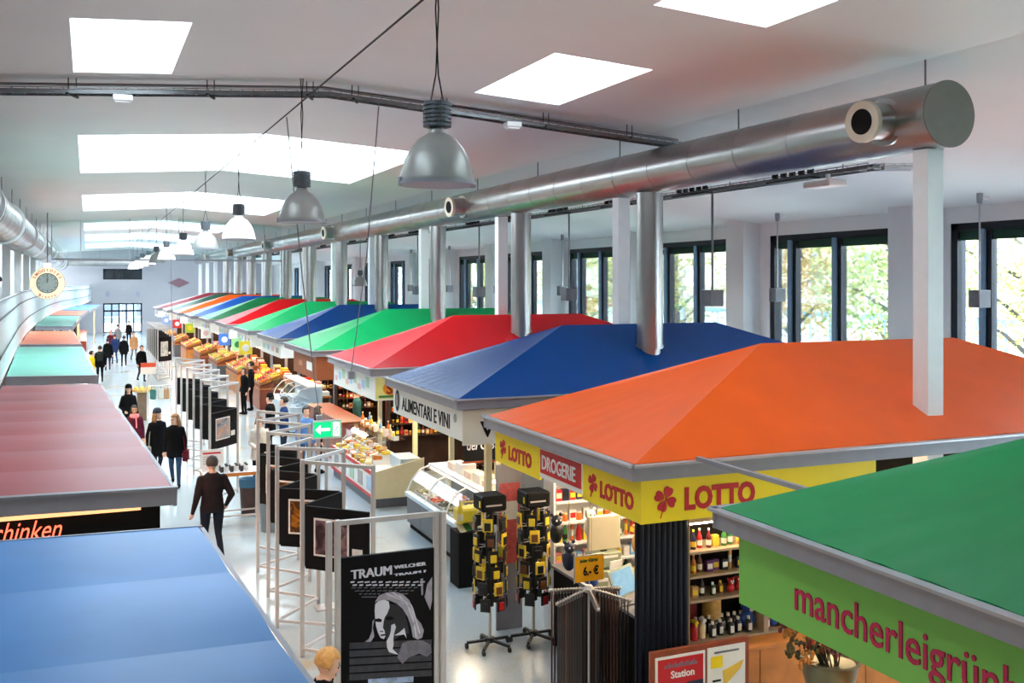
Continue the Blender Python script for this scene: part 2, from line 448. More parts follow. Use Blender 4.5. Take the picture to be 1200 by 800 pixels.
# vertical supply pipes from the long duct down through the roofs
for i, y in enumerate([15.5, 21.3, 27.3, 33.3, 39.2] + [39.2+5.9*k for k in range(1, 7)]):
    nth = ['nearest the camera', 'second', 'third', 'fourth', 'fifth', 'sixth', 'seventh', 'eighth', 'ninth', 'tenth', 'eleventh'][i]
    t = thing('supply_pipe', ('thick upright steel pipe piercing the blue roof behind the orange one' if i == 0 else 'thick upright steel pipe piercing the red roof' if i == 1 else
              'upright steel pipe under the long duct, %s counting from the camera' % nth), 'pipe', (CX, y, 0), group='upright supply pipes')
    for z0, z1 in ((3.55, 4.45), (4.45, 5.35), (5.35, 6.345)):
        MB().lathe([(.235, z0), (.235, z1-.025), (.246, z1-.025), (.246, z1)], 28).build('pipe_segment', M_steel, t, smooth=True)
    MB().lathe([(.19, 3.05), (.19, 3.57), (.25, 3.57), (.25, 3.62)], 28).build('collar', M_steel, t, smooth=True)

# ------------------------------------------------------------------ pendant lamps on the ridge line
LX = 2.93
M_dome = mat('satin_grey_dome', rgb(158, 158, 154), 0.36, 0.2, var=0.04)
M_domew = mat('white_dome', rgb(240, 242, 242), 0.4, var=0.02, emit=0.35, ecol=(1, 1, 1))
M_diff = mat('lit_diffuser', rgb(250, 252, 255), 0.5, emit=5.0, ecol=(0.92, 0.97, 1.0))
M_hous = mat('ribbed_grey_housing', rgb(92, 96, 102), 0.45, 0.4)
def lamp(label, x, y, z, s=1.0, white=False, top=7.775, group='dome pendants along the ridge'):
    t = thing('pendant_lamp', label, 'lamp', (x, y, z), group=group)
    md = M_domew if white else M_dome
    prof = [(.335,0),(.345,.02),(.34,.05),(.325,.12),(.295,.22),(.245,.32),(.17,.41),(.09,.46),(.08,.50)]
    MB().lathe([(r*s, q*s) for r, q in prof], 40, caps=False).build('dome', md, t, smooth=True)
    MB().lathe([(.345*s,-.012*s),(.358*s,-.012*s),(.358*s,.012*s),(.345*s,.012*s)], 40).build('rim', M_alu, t, smooth=True)
    MB().lathe([(.33*s,-.004*s),(.33*s,.004*s)], 40).build('diffuser', M_diff, t)
    hp = [(.07,.46),(.07,.52)]
    for k in range(6): hp += [(.13,.52+k*.038),(.13,.545+k*.038),(.115,.547+k*.038),(.115,.557+k*.038)]
    hp += [(.05,.76)]
    MB().lathe([(r*s, q*s) for r, q in hp], 24).build('housing', M_hous, t)
    for sx in (-1, 1):
        MB().box((sx*.35*s-.015, -.03, -.02), (sx*.35*s+.015, .03, .05)).build('clip', M_alu, t)
    for sx in (-1, 1):
        MB().tube([(sx*.06*s,0,.75*s),(sx*.012,0,.75*s+.25),(-sx*.015,0,(top-z)*.75),(sx*.02,0,top-z)], .0075, 5).build('cord', M_cable, t)
    return t
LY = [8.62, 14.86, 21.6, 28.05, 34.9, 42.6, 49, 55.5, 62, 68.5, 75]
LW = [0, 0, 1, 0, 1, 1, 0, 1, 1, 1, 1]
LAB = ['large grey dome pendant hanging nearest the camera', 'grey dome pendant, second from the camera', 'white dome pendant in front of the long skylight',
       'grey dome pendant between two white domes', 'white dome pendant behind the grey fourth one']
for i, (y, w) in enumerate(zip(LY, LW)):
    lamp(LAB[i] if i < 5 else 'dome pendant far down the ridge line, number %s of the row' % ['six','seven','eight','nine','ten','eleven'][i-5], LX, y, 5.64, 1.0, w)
tag(MB().tube([(LX, -2, 7.43), (LX, 78, 7.43)], .012, 6).build('suspension_cable', M_cable), 'thin dark cable stretched along the ridge that carries the pendants', 'cable')
lamp('single grey dome pendant hanging in the window aisle', 12.2, 47.5, 4.55, 1.0, False, 7.0, None)

# ------------------------------------------------------------------ cable trays and boxes
def ctray(mb, p, q, w=0.22, step=0.16):
    p, q = Vector(p), Vector(q); d = (q-p).normalized(); a = d.cross(Vector((0,0,1))).normalized()*(w/2)
    for s_ in (-1, 1):
        mb.bar(p+a*s_, q+a*s_, .018, .05); mb.bar(p+a*s_+Vector((0,0,.06)), q+a*s_+Vector((0,0,.06)), .012, .012)
    n = int((q-p).length/step)
    for i in range(n+1):
        c = p+d*(i*step); mb.bar(c-a, c+a, .02, .012); 
        for s_ in (-1, 1): mb.bar(c+a*s_, c+a*s_+Vector((0,0,.06)), .01, .01)
    mb.bar(p+Vector((0,0,.03)), q+Vector((0,0,.03)), .13, .035)
    return mb
t = thing('cable_tray', 'perforated steel cable tray crossing under the ceiling ridge', 'cable tray', (0, 15.1, 0))
zt = lambda x: ceil_z(x) - .21
for a, b in ((XL+.02, RX), (RX, 10.0)): ctray(MB(), (a, 0, zt(a)), (b, 0, zt(b))).build('tray_run', M_tray, t)
for x in (-3.2, -1.9, -0.25, 1.6, 3.05, 3.75, 5.2, 7.0, 8.6):
    MB().tube([(x, 0, zt(x)-.03), (x, 0, ceil_z(x))], .008, 5).tube([(x+.1, 0, zt(x)-.03), (x+.1, 0, ceil_z(x))], .008, 5).bar((x-.02,-.16,zt(x)-.03),(x+.12,.16,zt(x)-.03),.03).build('tray_hanger', M_cable, t)
for x, lab in ((0.45, 'small white junction box under the cable tray left of the ridge'), (6.4, 'small white junction box under the cable tray right of the ridge')):
    t2 = thing('junction_box', lab, 'junction box', (x, 15.0, zt(x)-.13))
    MB().box((-.13,-.09,0),(.13,.09,.085),.012).build('box_body', M_white, t2); MB().box((-.1,-.06,-.02),(.1,.06,0)).build('lens', M_frost, t2); MB().box((-.02,-.02,.08),(.02,.02,.12)).build('bracket', M_tray, t2)
TX, TZ = 10.6, 6.42
t = thing('cable_tray', 'long perforated cable tray with dark clamps beyond the big duct', 'cable tray', (TX, 0, TZ))
ctray(MB(), (0, 11.3, 0), (0, 75, 0), .3, .22).build('tray_run', M_tray, t)
for i in range(22):
    y = 12 + i*2.9; zz = ceil_z(TX)-TZ
    MB().tube([(0, y, 0), (0, y, zz)], .01, 5).build('tray_hanger', M_tray, t)
    mb = MB()
    for k in range(5):
        yy = y+.5+k*.22; mb.box((-.2,yy,.03),(-.12,yy+.09,.03+.10+.04*(k%2)), .01).tube([(-.16,yy,.12),(-.2,yy+.1,.2),(-.16,yy+.2,.1)], .012, 5)
    mb.box((-.28, y+.4, -.06), (-.1, y+1.5, -.03)).build('clamp_cluster', M_cable, t)
ctray(MB(), (1.0, 11.5, .05), (0, 11.5, .0), .3, .2).build('tray_end', M_alul, t)
tag(MB().box((TX-.35, 11.9, 6.2), (TX+.0, 12.5, 6.3), .015).box((TX-.2, 12.1, 6.3), (TX-.15, 12.15, 6.4)).build('emergency_light', M_white), 'flat white emergency light under the tray beside the big duct', 'light')
M_gbox = mat('grey_speaker_box', rgb(112, 112, 118), 0.55)
nthw = ['nearest', 'second nearest', 'third nearest', 'fourth nearest', 'fifth nearest', 'sixth nearest', 'seventh nearest', 'eighth nearest']
for i in range(6):
    t = thing('hanging_speaker', 'square grey box speaker on a rod under the long tray, %s of its row' % nthw[i], 'speaker', (TX, 15.45+5.95*i, 4.3), group='box speakers under the tray')
    MB().box((-.15,-.15,0),(.15,.15,.3),.012).build('speaker_box', M_gbox, t); MB().tube([(0,0,.3),(0,0,TZ-4.3)], .022, 8).build('rod', M_tray, t)
for i in range(7):
    y = 14.2+6.15*i
    t = thing('hanging_speaker', 'grey box on a thin conduit before the windows, %s of its row' % nthw[i], 'speaker', (15.9, y, 4.25), group='box speakers before the windows')
    zc = ceil_z(15.9)-4.25
    MB().box((-.16,-.13,0),(.16,.13,.34),.012).build('speaker_box', M_gbox, t); MB().tube([(0,0,.34),(0,0,zc)], .018, 6).build('rod', M_alul, t)
    MB().lathe([(.05,zc-.2),(.06,zc-.1),(.06,zc)], 10).build('mount', M_alu, t); MB().box((.05,-.04,zc-.12),(.22,.04,zc-.06),.01).build('sensor', M_white, t)
t = thing('ceiling_detector', 'small round detector on the ceiling beyond the duct end', 'detector', (13.6, 10.2, ceil_z(13.6)-.12))
MB().lathe([(.05,0),(.09,.03),(.1,.08),(.1,.13)], 16).build('detector_head', M_white, t, smooth=True); MB().box((-.35,-.05,.06),(-.08,.05,.1),.01).build('detector_arm', M_white, t)

# glass smoke apron hanging from the ceiling
t = thing('glass_apron', 'clear glass smoke apron hanging across the hall from the ceiling', 'glass screen', (0, 50, 0))
gx = [-1.52, -0.3, 1.8, 4.0, 6.2, 8.0, 8.86]
for a, b in zip(gx, gx[1:]):
    za, zb = ceil_z(a), ceil_z(b)
    if a < RX < b: za = zb = min(za, zb)
    MB().add([(a,0,5.8),(b,0,5.8),(b,0,zb),(a,0,za),(a,.01,5.8),(b,.01,5.8),(b,.01,zb),(a,.01,za)], [(0,1,2,3),(7,6,5,4),(0,3,7,4),(1,5,6,2),(0,4,5,1),(3,2,6,7)]).build('pane', M_smoke, t)
    MB().box((a-.02,-.02,5.8),(a+.02,.03,ceil_z(a))).build('glazing_bar', M_alul, t)
MB().box((-1.52,-.03,5.74),(8.86,.04,5.82)).build('bottom_rail', M_alu, t)
# ------------------------------------------------------------------ market stalls on the window side
M_roof = {
 'orange': mat('orange_vinyl', rgb(242, 92, 4), 0.38, var=0.05, scale=1.5, bump=0.05, bscale=9, spec=.3),
 'blue': mat('blue_vinyl', rgb(0, 64, 134), 0.36, var=0.06, scale=1.5, bump=0.05, bscale=9, spec=.22),
 'red': mat('red_vinyl', rgb(196, 10, 22), 0.42, var=0.06, scale=1.5, bump=0.05, bscale=9, spec=.22),
 'green': mat('green_vinyl', rgb(0, 138, 74), 0.42, var=0.06, scale=1.5, bump=0.05, bscale=9, spec=.22),
 'deep green': mat('deep_green_vinyl', rgb(10, 66, 48), 0.34, var=0.06, scale=1.5),
 'dark red': mat('dark_red_vinyl', rgb(112, 18, 30), 0.34, var=0.06, scale=1.5),
}
M_yellow = mat('yellow_sign', rgb(250, 220, 8), 0.45, var=0.02)
M_signred = mat('sign_red', rgb(196, 18, 30), 0.45, var=0.02)
M_signwhite = mat('white_sign', rgb(236, 234, 228), 0.45, var=0.02)
M_ink = mat('black_ink', rgb(14, 14, 16), 0.6, spec=.2)
M_lime = mat('lime_sign', rgb(124, 194, 84), 0.5, var=0.02)
M_magenta = mat('magenta_ink', rgb(190, 20, 78), 0.5)
M_warm = mat('warm_strip_light', rgb(255, 226, 180), 0.5, emit=14.0, ecol=(1.0, 0.80, 0.55))
Z_EAVE, Z_RIDGE = 2.95, 3.95
PITCH, Y_FIRST, DEEP = 5.78, 8.45, 3.98
STALLS = []
M_dkwood = mat('dark_brown_board', rgb(52, 34, 26), .7, var=.3, scale=3, spec=.2)
def stall(k, colour, x0, label, lamp_w=60):
    y0 = Y_FIRST + PITCH*k; x1 = 14.1; W = x1-x0; D = DEEP
    t = thing('market_stall', label, 'market stall', (x0, y0, 0), group='fabric-roofed stalls on the window side')
    a, b = 7.9-x0, 11.2-x0; h = Z_RIDGE-Z_EAVE; i_ = .05
    c = [(i_, i_), (W-i_, i_), (W-i_, D-i_), (i_, D-i_)]; A, B = (a, D/2), (b, D/2)
    def face(p0, p1, q0, q1, nu, nv):
        def fn(u, v):
            lo = (p0[0]+(p1[0]-p0[0])*u, p0[1]+(p1[1]-p0[1])*u); hi = (q0[0]+(q1[0]-q0[0])*u, q0[1]+(q1[1]-q0[1])*u)
            sag = .055*math.sin(PI*v)*math.sin(PI*min(1, max(0, u)))**.5
            rip = .006*math.sin(u*60)*(1-v)**3*math.sin(PI*u)
            return (lo[0]+(hi[0]-lo[0])*v, lo[1]+(hi[1]-lo[1])*v, Z_EAVE+.015+h*v-sag+rip)
        MB().sheet(fn, nu, nv).build('roof_panel', M_roof[colour], t, smooth=True)
    n = 40 if k < 3 else 12
    face(c[3], c[0], A, A, n, 12); face(c[0], c[1], A, B, n, 12); face(c[1], c[2], B, B, 12, 8); face(c[2], c[3], B, A, 12, 8)
    # gutter: upright fascia with a lip, one length per side
    for (p, q, o) in ((c[3], c[0], (-1,0)), (c[0], c[1], (0,-1)), (c[1], c[2], (1,0)), (c[2], c[3], (0,1))):
        p = Vector((p[0]+o[0]*.05, p[1]+o[1]*.05, 0)); q = Vector((q[0]+o[0]*.05, q[1]+o[1]*.05, 0)); d = (q-p).normalized()*.05; ov = Vector((o[0], o[1], 0))
        g = MB(); g.bar(p-d+Vector((0,0,2.865))-ov*.02, q+d+Vector((0,0,2.865))-ov*.02, .03, .13); MB().bar(p-d*1.2+Vector((0,0,2.95)), q+d*1.2+Vector((0,0,2.95)), .085, .022).build('gutter_lip', M_alul, t)
        g.bar(p+Vector((0,0,2.81))-ov*.07, q+Vector((0,0,2.81))-ov*.07, .10, .03)
        g.build('gutter', M_alu, t)
    for (px, py) in (((1.95,.5),(1.95,D-.85)) + (((.75,.60),) if k == 1 else ()) if k not in (0, -1) else ((3.4,1.6),(3.4,2.6)) if k == 0 else ((1.6,2.2),)) + ((4.6,.8),(4.6,D-.5),(W-.6,.5),(W-.6,D-.5)):
        MB().box((px-.05,py-.05,0),(px+.05,py+.05,2.82)).build('post', M_cream if k < 4 else M_alu, t)
    MB().box((5.2,.55,0),(5.28,D-.55,2.8)).build('back_panel', M_wood2 if k % 2 else M_dark, t)
    if k >= 0: MB().box((1.65 if k else .95, D-.05, 0), (5.2, D-.02, 2.8)).build('end_partition', M_dkwood, t)  # dark sheet added so the open interior looks dark
    bl = MB().box((.9,.45,2.70),(W-.4,D-.45,2.74)).build('ceiling_board', M_dark, t)
    for xx in (1.3, 3.2):
        MB().box((xx-.06,.6,2.62),(xx+.06,D-.6,2.68)).build('strip_light', M_warm, t)
    l = bpy.data.lights.new('stall_light', 'AREA'); l.shape = 'RECTANGLE'; l.size = 2.2; l.size_y = D-1.2; l.energy = lamp_w*.22; l.color = (1.0, 0.82, 0.60)
    lo = bpy.data.objects.new('stall_light', l); COL.objects.link(lo); lo.parent = t; lo.location = (2.2, D/2, 2.6)
    STALLS.append((t, x0, y0, W, D))
    return t
def board_side(t, ya, yb, z0, z1, m, name='sign_board', x=.13):       # faces the aisle (-X); ya<yb local
    return MB().box((x, ya, z0), (x+.035, yb, z1)).build(name, m, t)
def board_front(t, xa, xb, z0, z1, m, name='sign_board', y=.15):      # faces the camera (-Y)
    return MB().box((xa, y, z0), (xb, y+.035, z1)).build(name, m, t)
SX, SY, SZ = (0,-1,0), (1,0,0), (0,0,1)
def clover(parent, o, u, v, s, m, mstem):
    u, v = Vector(u), Vector(v); o = Vector(o); rot = .35
    for k in range(4):
        an = rot + k*PI/2 + PI/4
        pts = []
        for q in range(14):
            lx, ly = ((.05,0),(.16,-.13),(.27,-.21),(.40,-.25),(.52,-.22),(.58,-.13),(.58,-.05),(.54,0),(.58,.05),(.58,.13),(.52,.22),(.40,.25),(.27,.21),(.16,.13))[q]
            pts.append(((lx*math.cos(an)-ly*math.sin(an))*s, (lx*math.sin(an)+ly*math.cos(an))*s))
        MB().prism(pts, o, u, v, .004).build('clover_leaf', m, parent)
    MB().bar(o+u*(.05*s)+v*(.1*s)+u.cross(v)*.003, o-u*(.25*s)-v*(.85*s)+u.cross(v)*.003, .05*s, .006).build('clover_stem', mstem, parent)

s_green0 = stall(-1, 'green', 4.56, 'market stall with green roof and lime plant-shop sign nearest the camera', 30)
s_orange = stall(0, 'orange', 4.88, 'market stall with large orange fabric roof and yellow lottery signs', 70)
s_blue = stall(1, 'blue', 5.15, 'market stall with blue roof and white food-and-wine sign', 60)
s_red = stall(2, 'red', 5.35, 'market stall with bright red roof behind the blue one', 60)
s_green = stall(3, 'green', 5.35, 'market stall with green roof and brown wooden sign', 60)
s_blue2 = stall(4, 'blue', 5.45, 'market stall with blue roof between two green roofs', 80)
s_green2 = stall(5, 'green', 5.4, 'market stall with green roof behind the far blue one', 90)
s_far = [stall(6, 'red', 5.35, 'far market stall with red roof between green roofs', 90), stall(7, 'green', 5.2, 'far market stall with green roof beside the small blue roof', 90),
         stall(8, 'blue', 5.0, 'far small blue-roofed market stall next to the far orange roof', 90), stall(9, 'orange', 4.8, 'far market stall with small orange roof', 90),
         stall(10, 'deep green', 4.6, 'distant market stall with deep green roof', 90), stall(11, 'dark red', 4.3, 'most distant market stall with dark red roof', 90)]
# lime sign of the green stall: mancherleigruen b...
t = s_green0; D = DEEP
b = board_side(t, .1, D-.08, 2.20, 2.80, M_lime, x=.2)
text('mancherleigrünblume', .335, M_magenta, b, (.196, D-.75, 2.36), SX, SZ, bold=.009, sx=.86)
MB().bar((1.05, D+.01, 2.985), (1.05, D+1.78, 2.985), .05, .04).build('tie_bar', M_alu, t)
# orange stall signs
t = s_orange
b1 = board_side(t, .10, 1.32, 2.36, 2.80, M_yellow); b2 = board_side(t, 1.34, 2.45, 2.40, 2.80, M_signwhite); b2r = board_side(t, 1.36, 2.43, 2.46, 2.74, M_signred, x=.122)
b3 = board_side(t, 2.47, 3.88, 2.36, 2.80, M_yellow)
text('LOTTO', .23, M_signred, b1, (.126, .92, 2.47), SX, SZ, bold=.045, sx=.92); clover(b1, (.126, 1.08, 2.58), SX, SZ, .18, M_signred, M_signred)
text('DROGERIE', .235, M_signwhite, b2r, (.118, 2.38, 2.515), SX, SZ, bold=.012, sx=.80)
text('LOTTO', .24, M_signred, b3, (.126, 3.42, 2.46), SX, SZ, bold=.045, sx=.9); clover(b3, (.126, 3.60, 2.58), SX, SZ, .18, M_signred, M_signred)
bf = board_front(t, .126, 3.1, 2.36, 2.80, M_yellow, y=.062)
text('LOTTO', .30, M_signred, bf, (.62, .058, 2.47), SY, SZ, bold=.045, sx=.86); clover(bf, (.40, .058, 2.59), SY, SZ, .22, M_signred, M_signred)
# blue stall signs
t = s_blue
b = board_side(t, .12, 3.85, 2.30, 2.80, M_signwhite)
text('ALIMENTARI E VINI', .33, M_ink, b, (.126, 3.28, 2.42), SX, SZ, bold=.008, sx=.93)
MB().prism([(.13*math.cos(q*PI/8), .2*math.sin(q*PI/8)) for q in range(16)], (.126, 3.58, 2.55), SX, SZ, .004).build('emblem', M_ink, b)
MB().prism([(.08*math.cos(q*PI/8), .13*math.sin(q*PI/8)) for q in range(16)], (.121, 3.58, 2.56), SX, SZ, .004).build('emblem_centre', mat('sepia_print', rgb(150, 140, 130), .5), b)
MB().prism([(.07*math.cos(q*PI/8), .07*math.sin(q*PI/8)) for q in range(16)], (.126, .42, 2.62), SX, SZ, .004).build('seal', mat('grey_print', rgb(160, 158, 156), .5), b)
bf = board_front(t, .13, 3.6, 2.24, 2.78, mat('beige_sign', rgb(228, 216, 196), .5, var=.02), y=.08)
text('VINI', .34, M_ink, bf, (.42, .076, 2.36), SY, SZ, bold=.02, sx=1.1)
# red stall signs
t = s_red
b = board_side(t, .12, 3.85, 2.28, 2.80, M_signwhite)
M_pal1 = mat('pale_pink_print', rgb(226, 180, 180), .5); M_pal2 = mat('pale_blue_print', rgb(170, 200, 226), .5); M_pal3 = mat('pale_green_print', rgb(170, 206, 180), .5)
for i in range(9):
    MB().prism([(0,0),(.25,0),(.25,.12+.05*(i%3)),(0,.12+.05*(i%3))], (.126, 3.7-.36*i, 2.40+.05*((i*7)%3)), SX, SZ, .004).build('printed_motif', [M_pal1, M_pal2, M_pal3][i%3], b)
bf = board_front(t, .13, 3.4, 2.28, 2.80, M_signwhite, y=.08)
M_lg = mat('pale_yellow_print', rgb(240, 230, 140), .5); M_og = mat('orange_print', rgb(246, 150, 20), .5); M_gn = mat('green_print', rgb(40, 130, 70), .5)
MB().prism([(0,0),(.72,0),(.72,.44),(0,.44)], (.14, .078, 2.31), SY, SZ, .004).build('fruit_logo_ground', M_lg, bf)
MB().prism([(.17*math.cos(q*PI/10), .15*math.sin(q*PI/10)) for q in range(20)], (.46, .074, 2.53), SY, SZ, .004).build('fruit_logo', M_og, bf)
text('S', .30, mat('brown_print', rgb(140, 40, 10), .5), bf, (.36, .068, 2.42), SY, SZ, bold=.03)
MB().prism([(0,0),(.12,.02),(.16,.08),(.05,.07)], (.42, .068, 2.68), SY, SZ, .004).build('fruit_leaf', M_gn, bf)
MB().prism([(0,0),(.5,0),(.5,.045),(0,.045)], (.2, .074, 2.34), SY, SZ, .004).build('logo_line', M_gn, bf)
# green stall: brown wooden sign
t = s_green
bd = mat('brown_wood_sign', rgb(150, 76, 36), .5, var=.12, scale=3)
b = board_side(t, .10, 3.2, 2.18, 2.80, bd); board_front(t, .126, 2.8, 2.18, 2.80, bd, y=.06)
MB().prism([(0,0),(.7,0),(.7,.22),(0,.22)], (.124, 1.3, 2.38), SX, SZ, .004).build('pale_mark', M_signwhite, b)
MB().prism([(0,0),(.5,0),(.5,.14),(0,.14)], (.124, 2.4, 2.42), SX, SZ, .004).build('pale_mark', mat('faded_print', rgb(190, 130, 90), .5), b)
for t in [s_blue2, s_green2] + s_far:
    b = board_side(t, .12, 3.85, 2.34, 2.80, M_signwhite); board_front(t, .126, 3.2, 2.34, 2.80, M_signwhite, y=.08)
    for i in range(4):
        MB().prism([(0,0),(.5,0),(.5,.16),(0,.16)], (.126, 3.5-.85*i, 2.48), SX, SZ, .004).build('printed_motif', [M_pal1, M_pal2, M_pal3, mat('grey_print', (.4,.4,.4))][(i*3+len(b.name))%4], b)
# small coloured hanging signs at the far stalls
cols = [('yellow', rgb(240, 216, 60)), ('blue and white', rgb(70, 120, 200)), ('white', rgb(236, 236, 230)), ('lime', rgb(190, 206, 60)), ('red', rgb(206, 40, 40)), ('pale blue', rgb(140, 170, 230)), ('pale green', rgb(170, 220, 160))]
for i, (nm, cc) in enumerate(cols):
    st_ = STALLS[6+i % 6]; y = st_[2]+(.5 if i < 6 else 2.6); x = st_[1]-.02
    t = thing('hanging_sign', '%s sign hanging at the far stalls above the produce' % nm, 'sign', (x, y, 2.05), group='small hanging signs at the far stalls')
    MB().box((-.24,-.03,0),(.24,.03,.5),.01).build('sign_panel', mat('hang_'+nm.replace(' ', '_'), cc, .45), t)
    MB().prism([(.13*math.cos(q*PI/6), .13*math.sin(q*PI/6)) for q in range(12)], (0,-.031,.25), SY, SZ, .004).build('printed_motif', [M_signwhite, M_signwhite, M_pal1, M_yellow, M_signwhite, M_signwhite, M_gn][i], t)
    MB().tube([(-.0,0,.5),(-.0,0,.78)], .008, 5).tube([(.2,0,.5),(.2,0,.78)], .008, 5).build('hanger', M_tray, t)

# ------------------------------------------------------------------ gallery side: curved parapet, low stall roofs
GP = [(-6,-.95),(0,-.95),(5,-1.0),(13,-1.12),(18,-1.33),(23.5,-1.52),(30,-1.75),(38,-1.92),(46,-1.95),(56,-1.9),(66,-1.65),(76,-1.0),(84,-.4),(92,.0),(100,.3)]
def gal(y):
    for (a, xa), (b, xb) in zip(GP, GP[1:]):
        if a <= y <= b: return xa+(xb-xa)*(y-a)/(b-a)
    return GP[-1][1]
slab = MB(); par = []
yy = [-6+2.65*i for i in range(41)]
for a, b in zip(yy, yy[1:]):
    b = min(b, YF); xa, xb = gal(a), gal(b)
    for z0, z1 in ((3.0, 3.22),):
        slab.add([(XL,a,z0),(xa,a,z0),(xb,b,z0),(XL,b,z0),(XL,a,z1),(xa,a,z1),(xb,b,z1),(XL,b,z1)], [(0,3,2,1),(4,5,6,7),(0,1,5,4),(1,2,6,5),(2,3,7,6),(3,0,4,7)])
slab.box((XL, YN, 3.0), (2.6, 1.0, 3.15))
struct(slab.build('gallery_floor', M_white), 'white gallery slab')
t = thing('gallery_parapet', 'curved pale metal gallery parapet with thin dark rails', 'parapet', (0, 0, 0))
M_par = mat('pale_blue_white_metal', rgb(214, 226, 228), 0.35, 0.15, var=0.03)
for a, b in zip(yy[2:], yy[3:]):
    b = min(b, YF); xa, xb = gal(a+.02), gal(b-.02)
    MB().obox(((xa+xb)/2, (a+b)/2, 3.80), ((xb-xa)/2, (b-a)/2-.02, 0), (.02, 0, 0), (0, 0, .62)).build('parapet_panel', M_par, t)
for z, r_ in ((4.46, .03), (4.15, .014), (3.55, .014)):
    MB().tube([(gal(y)+.05, y, z) for y in [0+1.5*i for i in range(66)]], r_, 6).build('rail', M_alu if z > 4.3 else M_cable, t)

LEFT = [  # colour, near y, far y, label, seams
 ('blue', 1.2, 7.63, 'low flat blue stall roof in the lower corner below the gallery', 5), ('red', 9.14, 18.9, 'low flat pinkish red stall roof with seams below the gallery', 8),
 ('green', 20.6, 30.0, 'low flat pale green stall roof behind the pinkish red one', 6), ('orange', 31.0, 39.5, 'low flat orange stall roof below the round clock', 5),
 ('green', 43.6, 56.8, 'far low flat green stall roof under the gallery', 5), ('orange', 57.4, 66.8, 'far low flat orange stall roof under the gallery', 4), ('blue', 67.4, 84, 'farthest low flat grey-blue stall roof under the gallery', 4)]
ER = [(1,1.1),(4.46,.93),(7.63,.77),(9.14,.70),(18.93,.21),(21.3,.14),(30.5,-.15),(38.5,-.45),(43,-.57),(57,-.30),(67,0),(84,1.0),(90,1.2)]
def edge_x(y):
    for (a, xa), (b, xb) in zip(ER, ER[1:]):
        if a <= y <= b: return xa+(xb-xa)*(y-a)/(b-a)
    return ER[-1][1]
M_lroof = {'blue': mat('blue_roof_sheet', rgb(56, 132, 202), 0.40, spec=.3, var=0.14, scale=.9, bump=.04, bscale=3), 'red': mat('red_roof_sheet', rgb(172, 66, 76), 0.42, spec=.3, var=.14, scale=.9, bump=.04, bscale=3),
           'green': mat('green_roof_sheet', rgb(104, 176, 158), 0.4, spec=.3, var=.08, scale=.9), 'orange': mat('orange_roof_sheet', rgb(232, 122, 82), 0.4, spec=.3, var=.08, scale=.9)}
LST = []
for colr, ya, yb, lab, ns in LEFT:
    xa, xb = edge_x(ya), edge_x(yb); xc = -1.45
    t = thing('gallery_stall', lab, 'market stall', (0, ya, 0), group='flat-roofed stalls along the gallery')
    L_ = yb-ya
    for i in range(ns):
        a, b = L_*i/ns, L_*(i+1)/ns
        def fn(u, v, a=a, b=b):
            y = a+(b-a)*v; xr = edge_x(ya+y)-.03; xl = min(gal(ya+y)+.03, xr-.6)
            return (xr+(xl-xr)*u, y, 2.955+.03*u+.022*math.sin(PI*v)*(1 if i % 2 else .7))
        MB().sheet(fn, 14, 8, .012).build('roof_panel', M_lroof[colr], t, smooth=True)
    g = MB(); g.bar((edge_x(ya), 0, 2.87), (edge_x(yb), L_, 2.87), .03, .15); g.build('gutter', M_alu, t)
    g = MB(); g.bar((gal(ya)+.02, -.02, 2.915), (edge_x(ya)+.015, -.02, 2.885), .03, .15); g.bar((gal(ya)+.02, -.03, 2.992), (edge_x(ya)+.02, -.03, 2.962), .07, .02); g.build('gutter', M_alu, t)
    MB().bar((gal(yb), L_, 2.93), (edge_x(yb), L_, 2.9), .03, .12).build('gutter', M_alu, t)
    for (px, py) in ((edge_x(ya)-.55, .3), (edge_x(yb)-.55, L_-.3)): MB().box((px-.05,py-.05,0),(px+.05,py+.05,2.85)).build('post', M_cream, t)
    MB().box((gal(ya+L_/2)+.2,.3,0),(gal(ya+L_/2)+.3,L_-.3,2.8)).build('back_panel', M_dark, t)
    fm = MB().box((min(edge_x(ya), edge_x(yb))-.7,.25,0),(min(edge_x(ya), edge_x(yb))-.12,L_-.25,1.05)); fm.build('counter', M_wood2, t)
    l = bpy.data.lights.new('stall_light', 'AREA'); l.shape = 'RECTANGLE'; l.size = .6; l.size_y = L_*.8; l.energy = 2*L_; l.color = (1.0, 0.78, 0.52)
    lo = bpy.data.objects.new('stall_light', l); COL.objects.link(lo); lo.parent = t; lo.location = (edge_x(ya+L_/2)-.6, L_/2, 2.7)
    MB().box((edge_x(ya+L_/2)-.66,2.8,2.72),(edge_x(ya+L_/2)-.54,L_-.5,2.76)).build('strip_light', M_warm, t)
    LST.append(t)
# neon script sign of the pinkish red stall
t = LST[1]
M_neonb = mat('orange_neon_line', rgb(235, 120, 60), .4, emit=.5, ecol=(1, .45, .2)); M_neon = mat('red_neon', rgb(235, 60, 40), .4, emit=.9, ecol=(1, .12, .06))
b = MB().box((-1.3, .06, 1.95), (.58, .1, 2.82)).build('sign_board', M_ink, t)
MB().box((-1.3, .0, 2.786), (.42, .05, 2.812)).build('neon_line', M_neonb, t)
text('Schinken', .36, M_neon, b, (-.80, .052, 2.60), SY, SZ, bold=-.004, shear=.35, fit=(.60,.16))
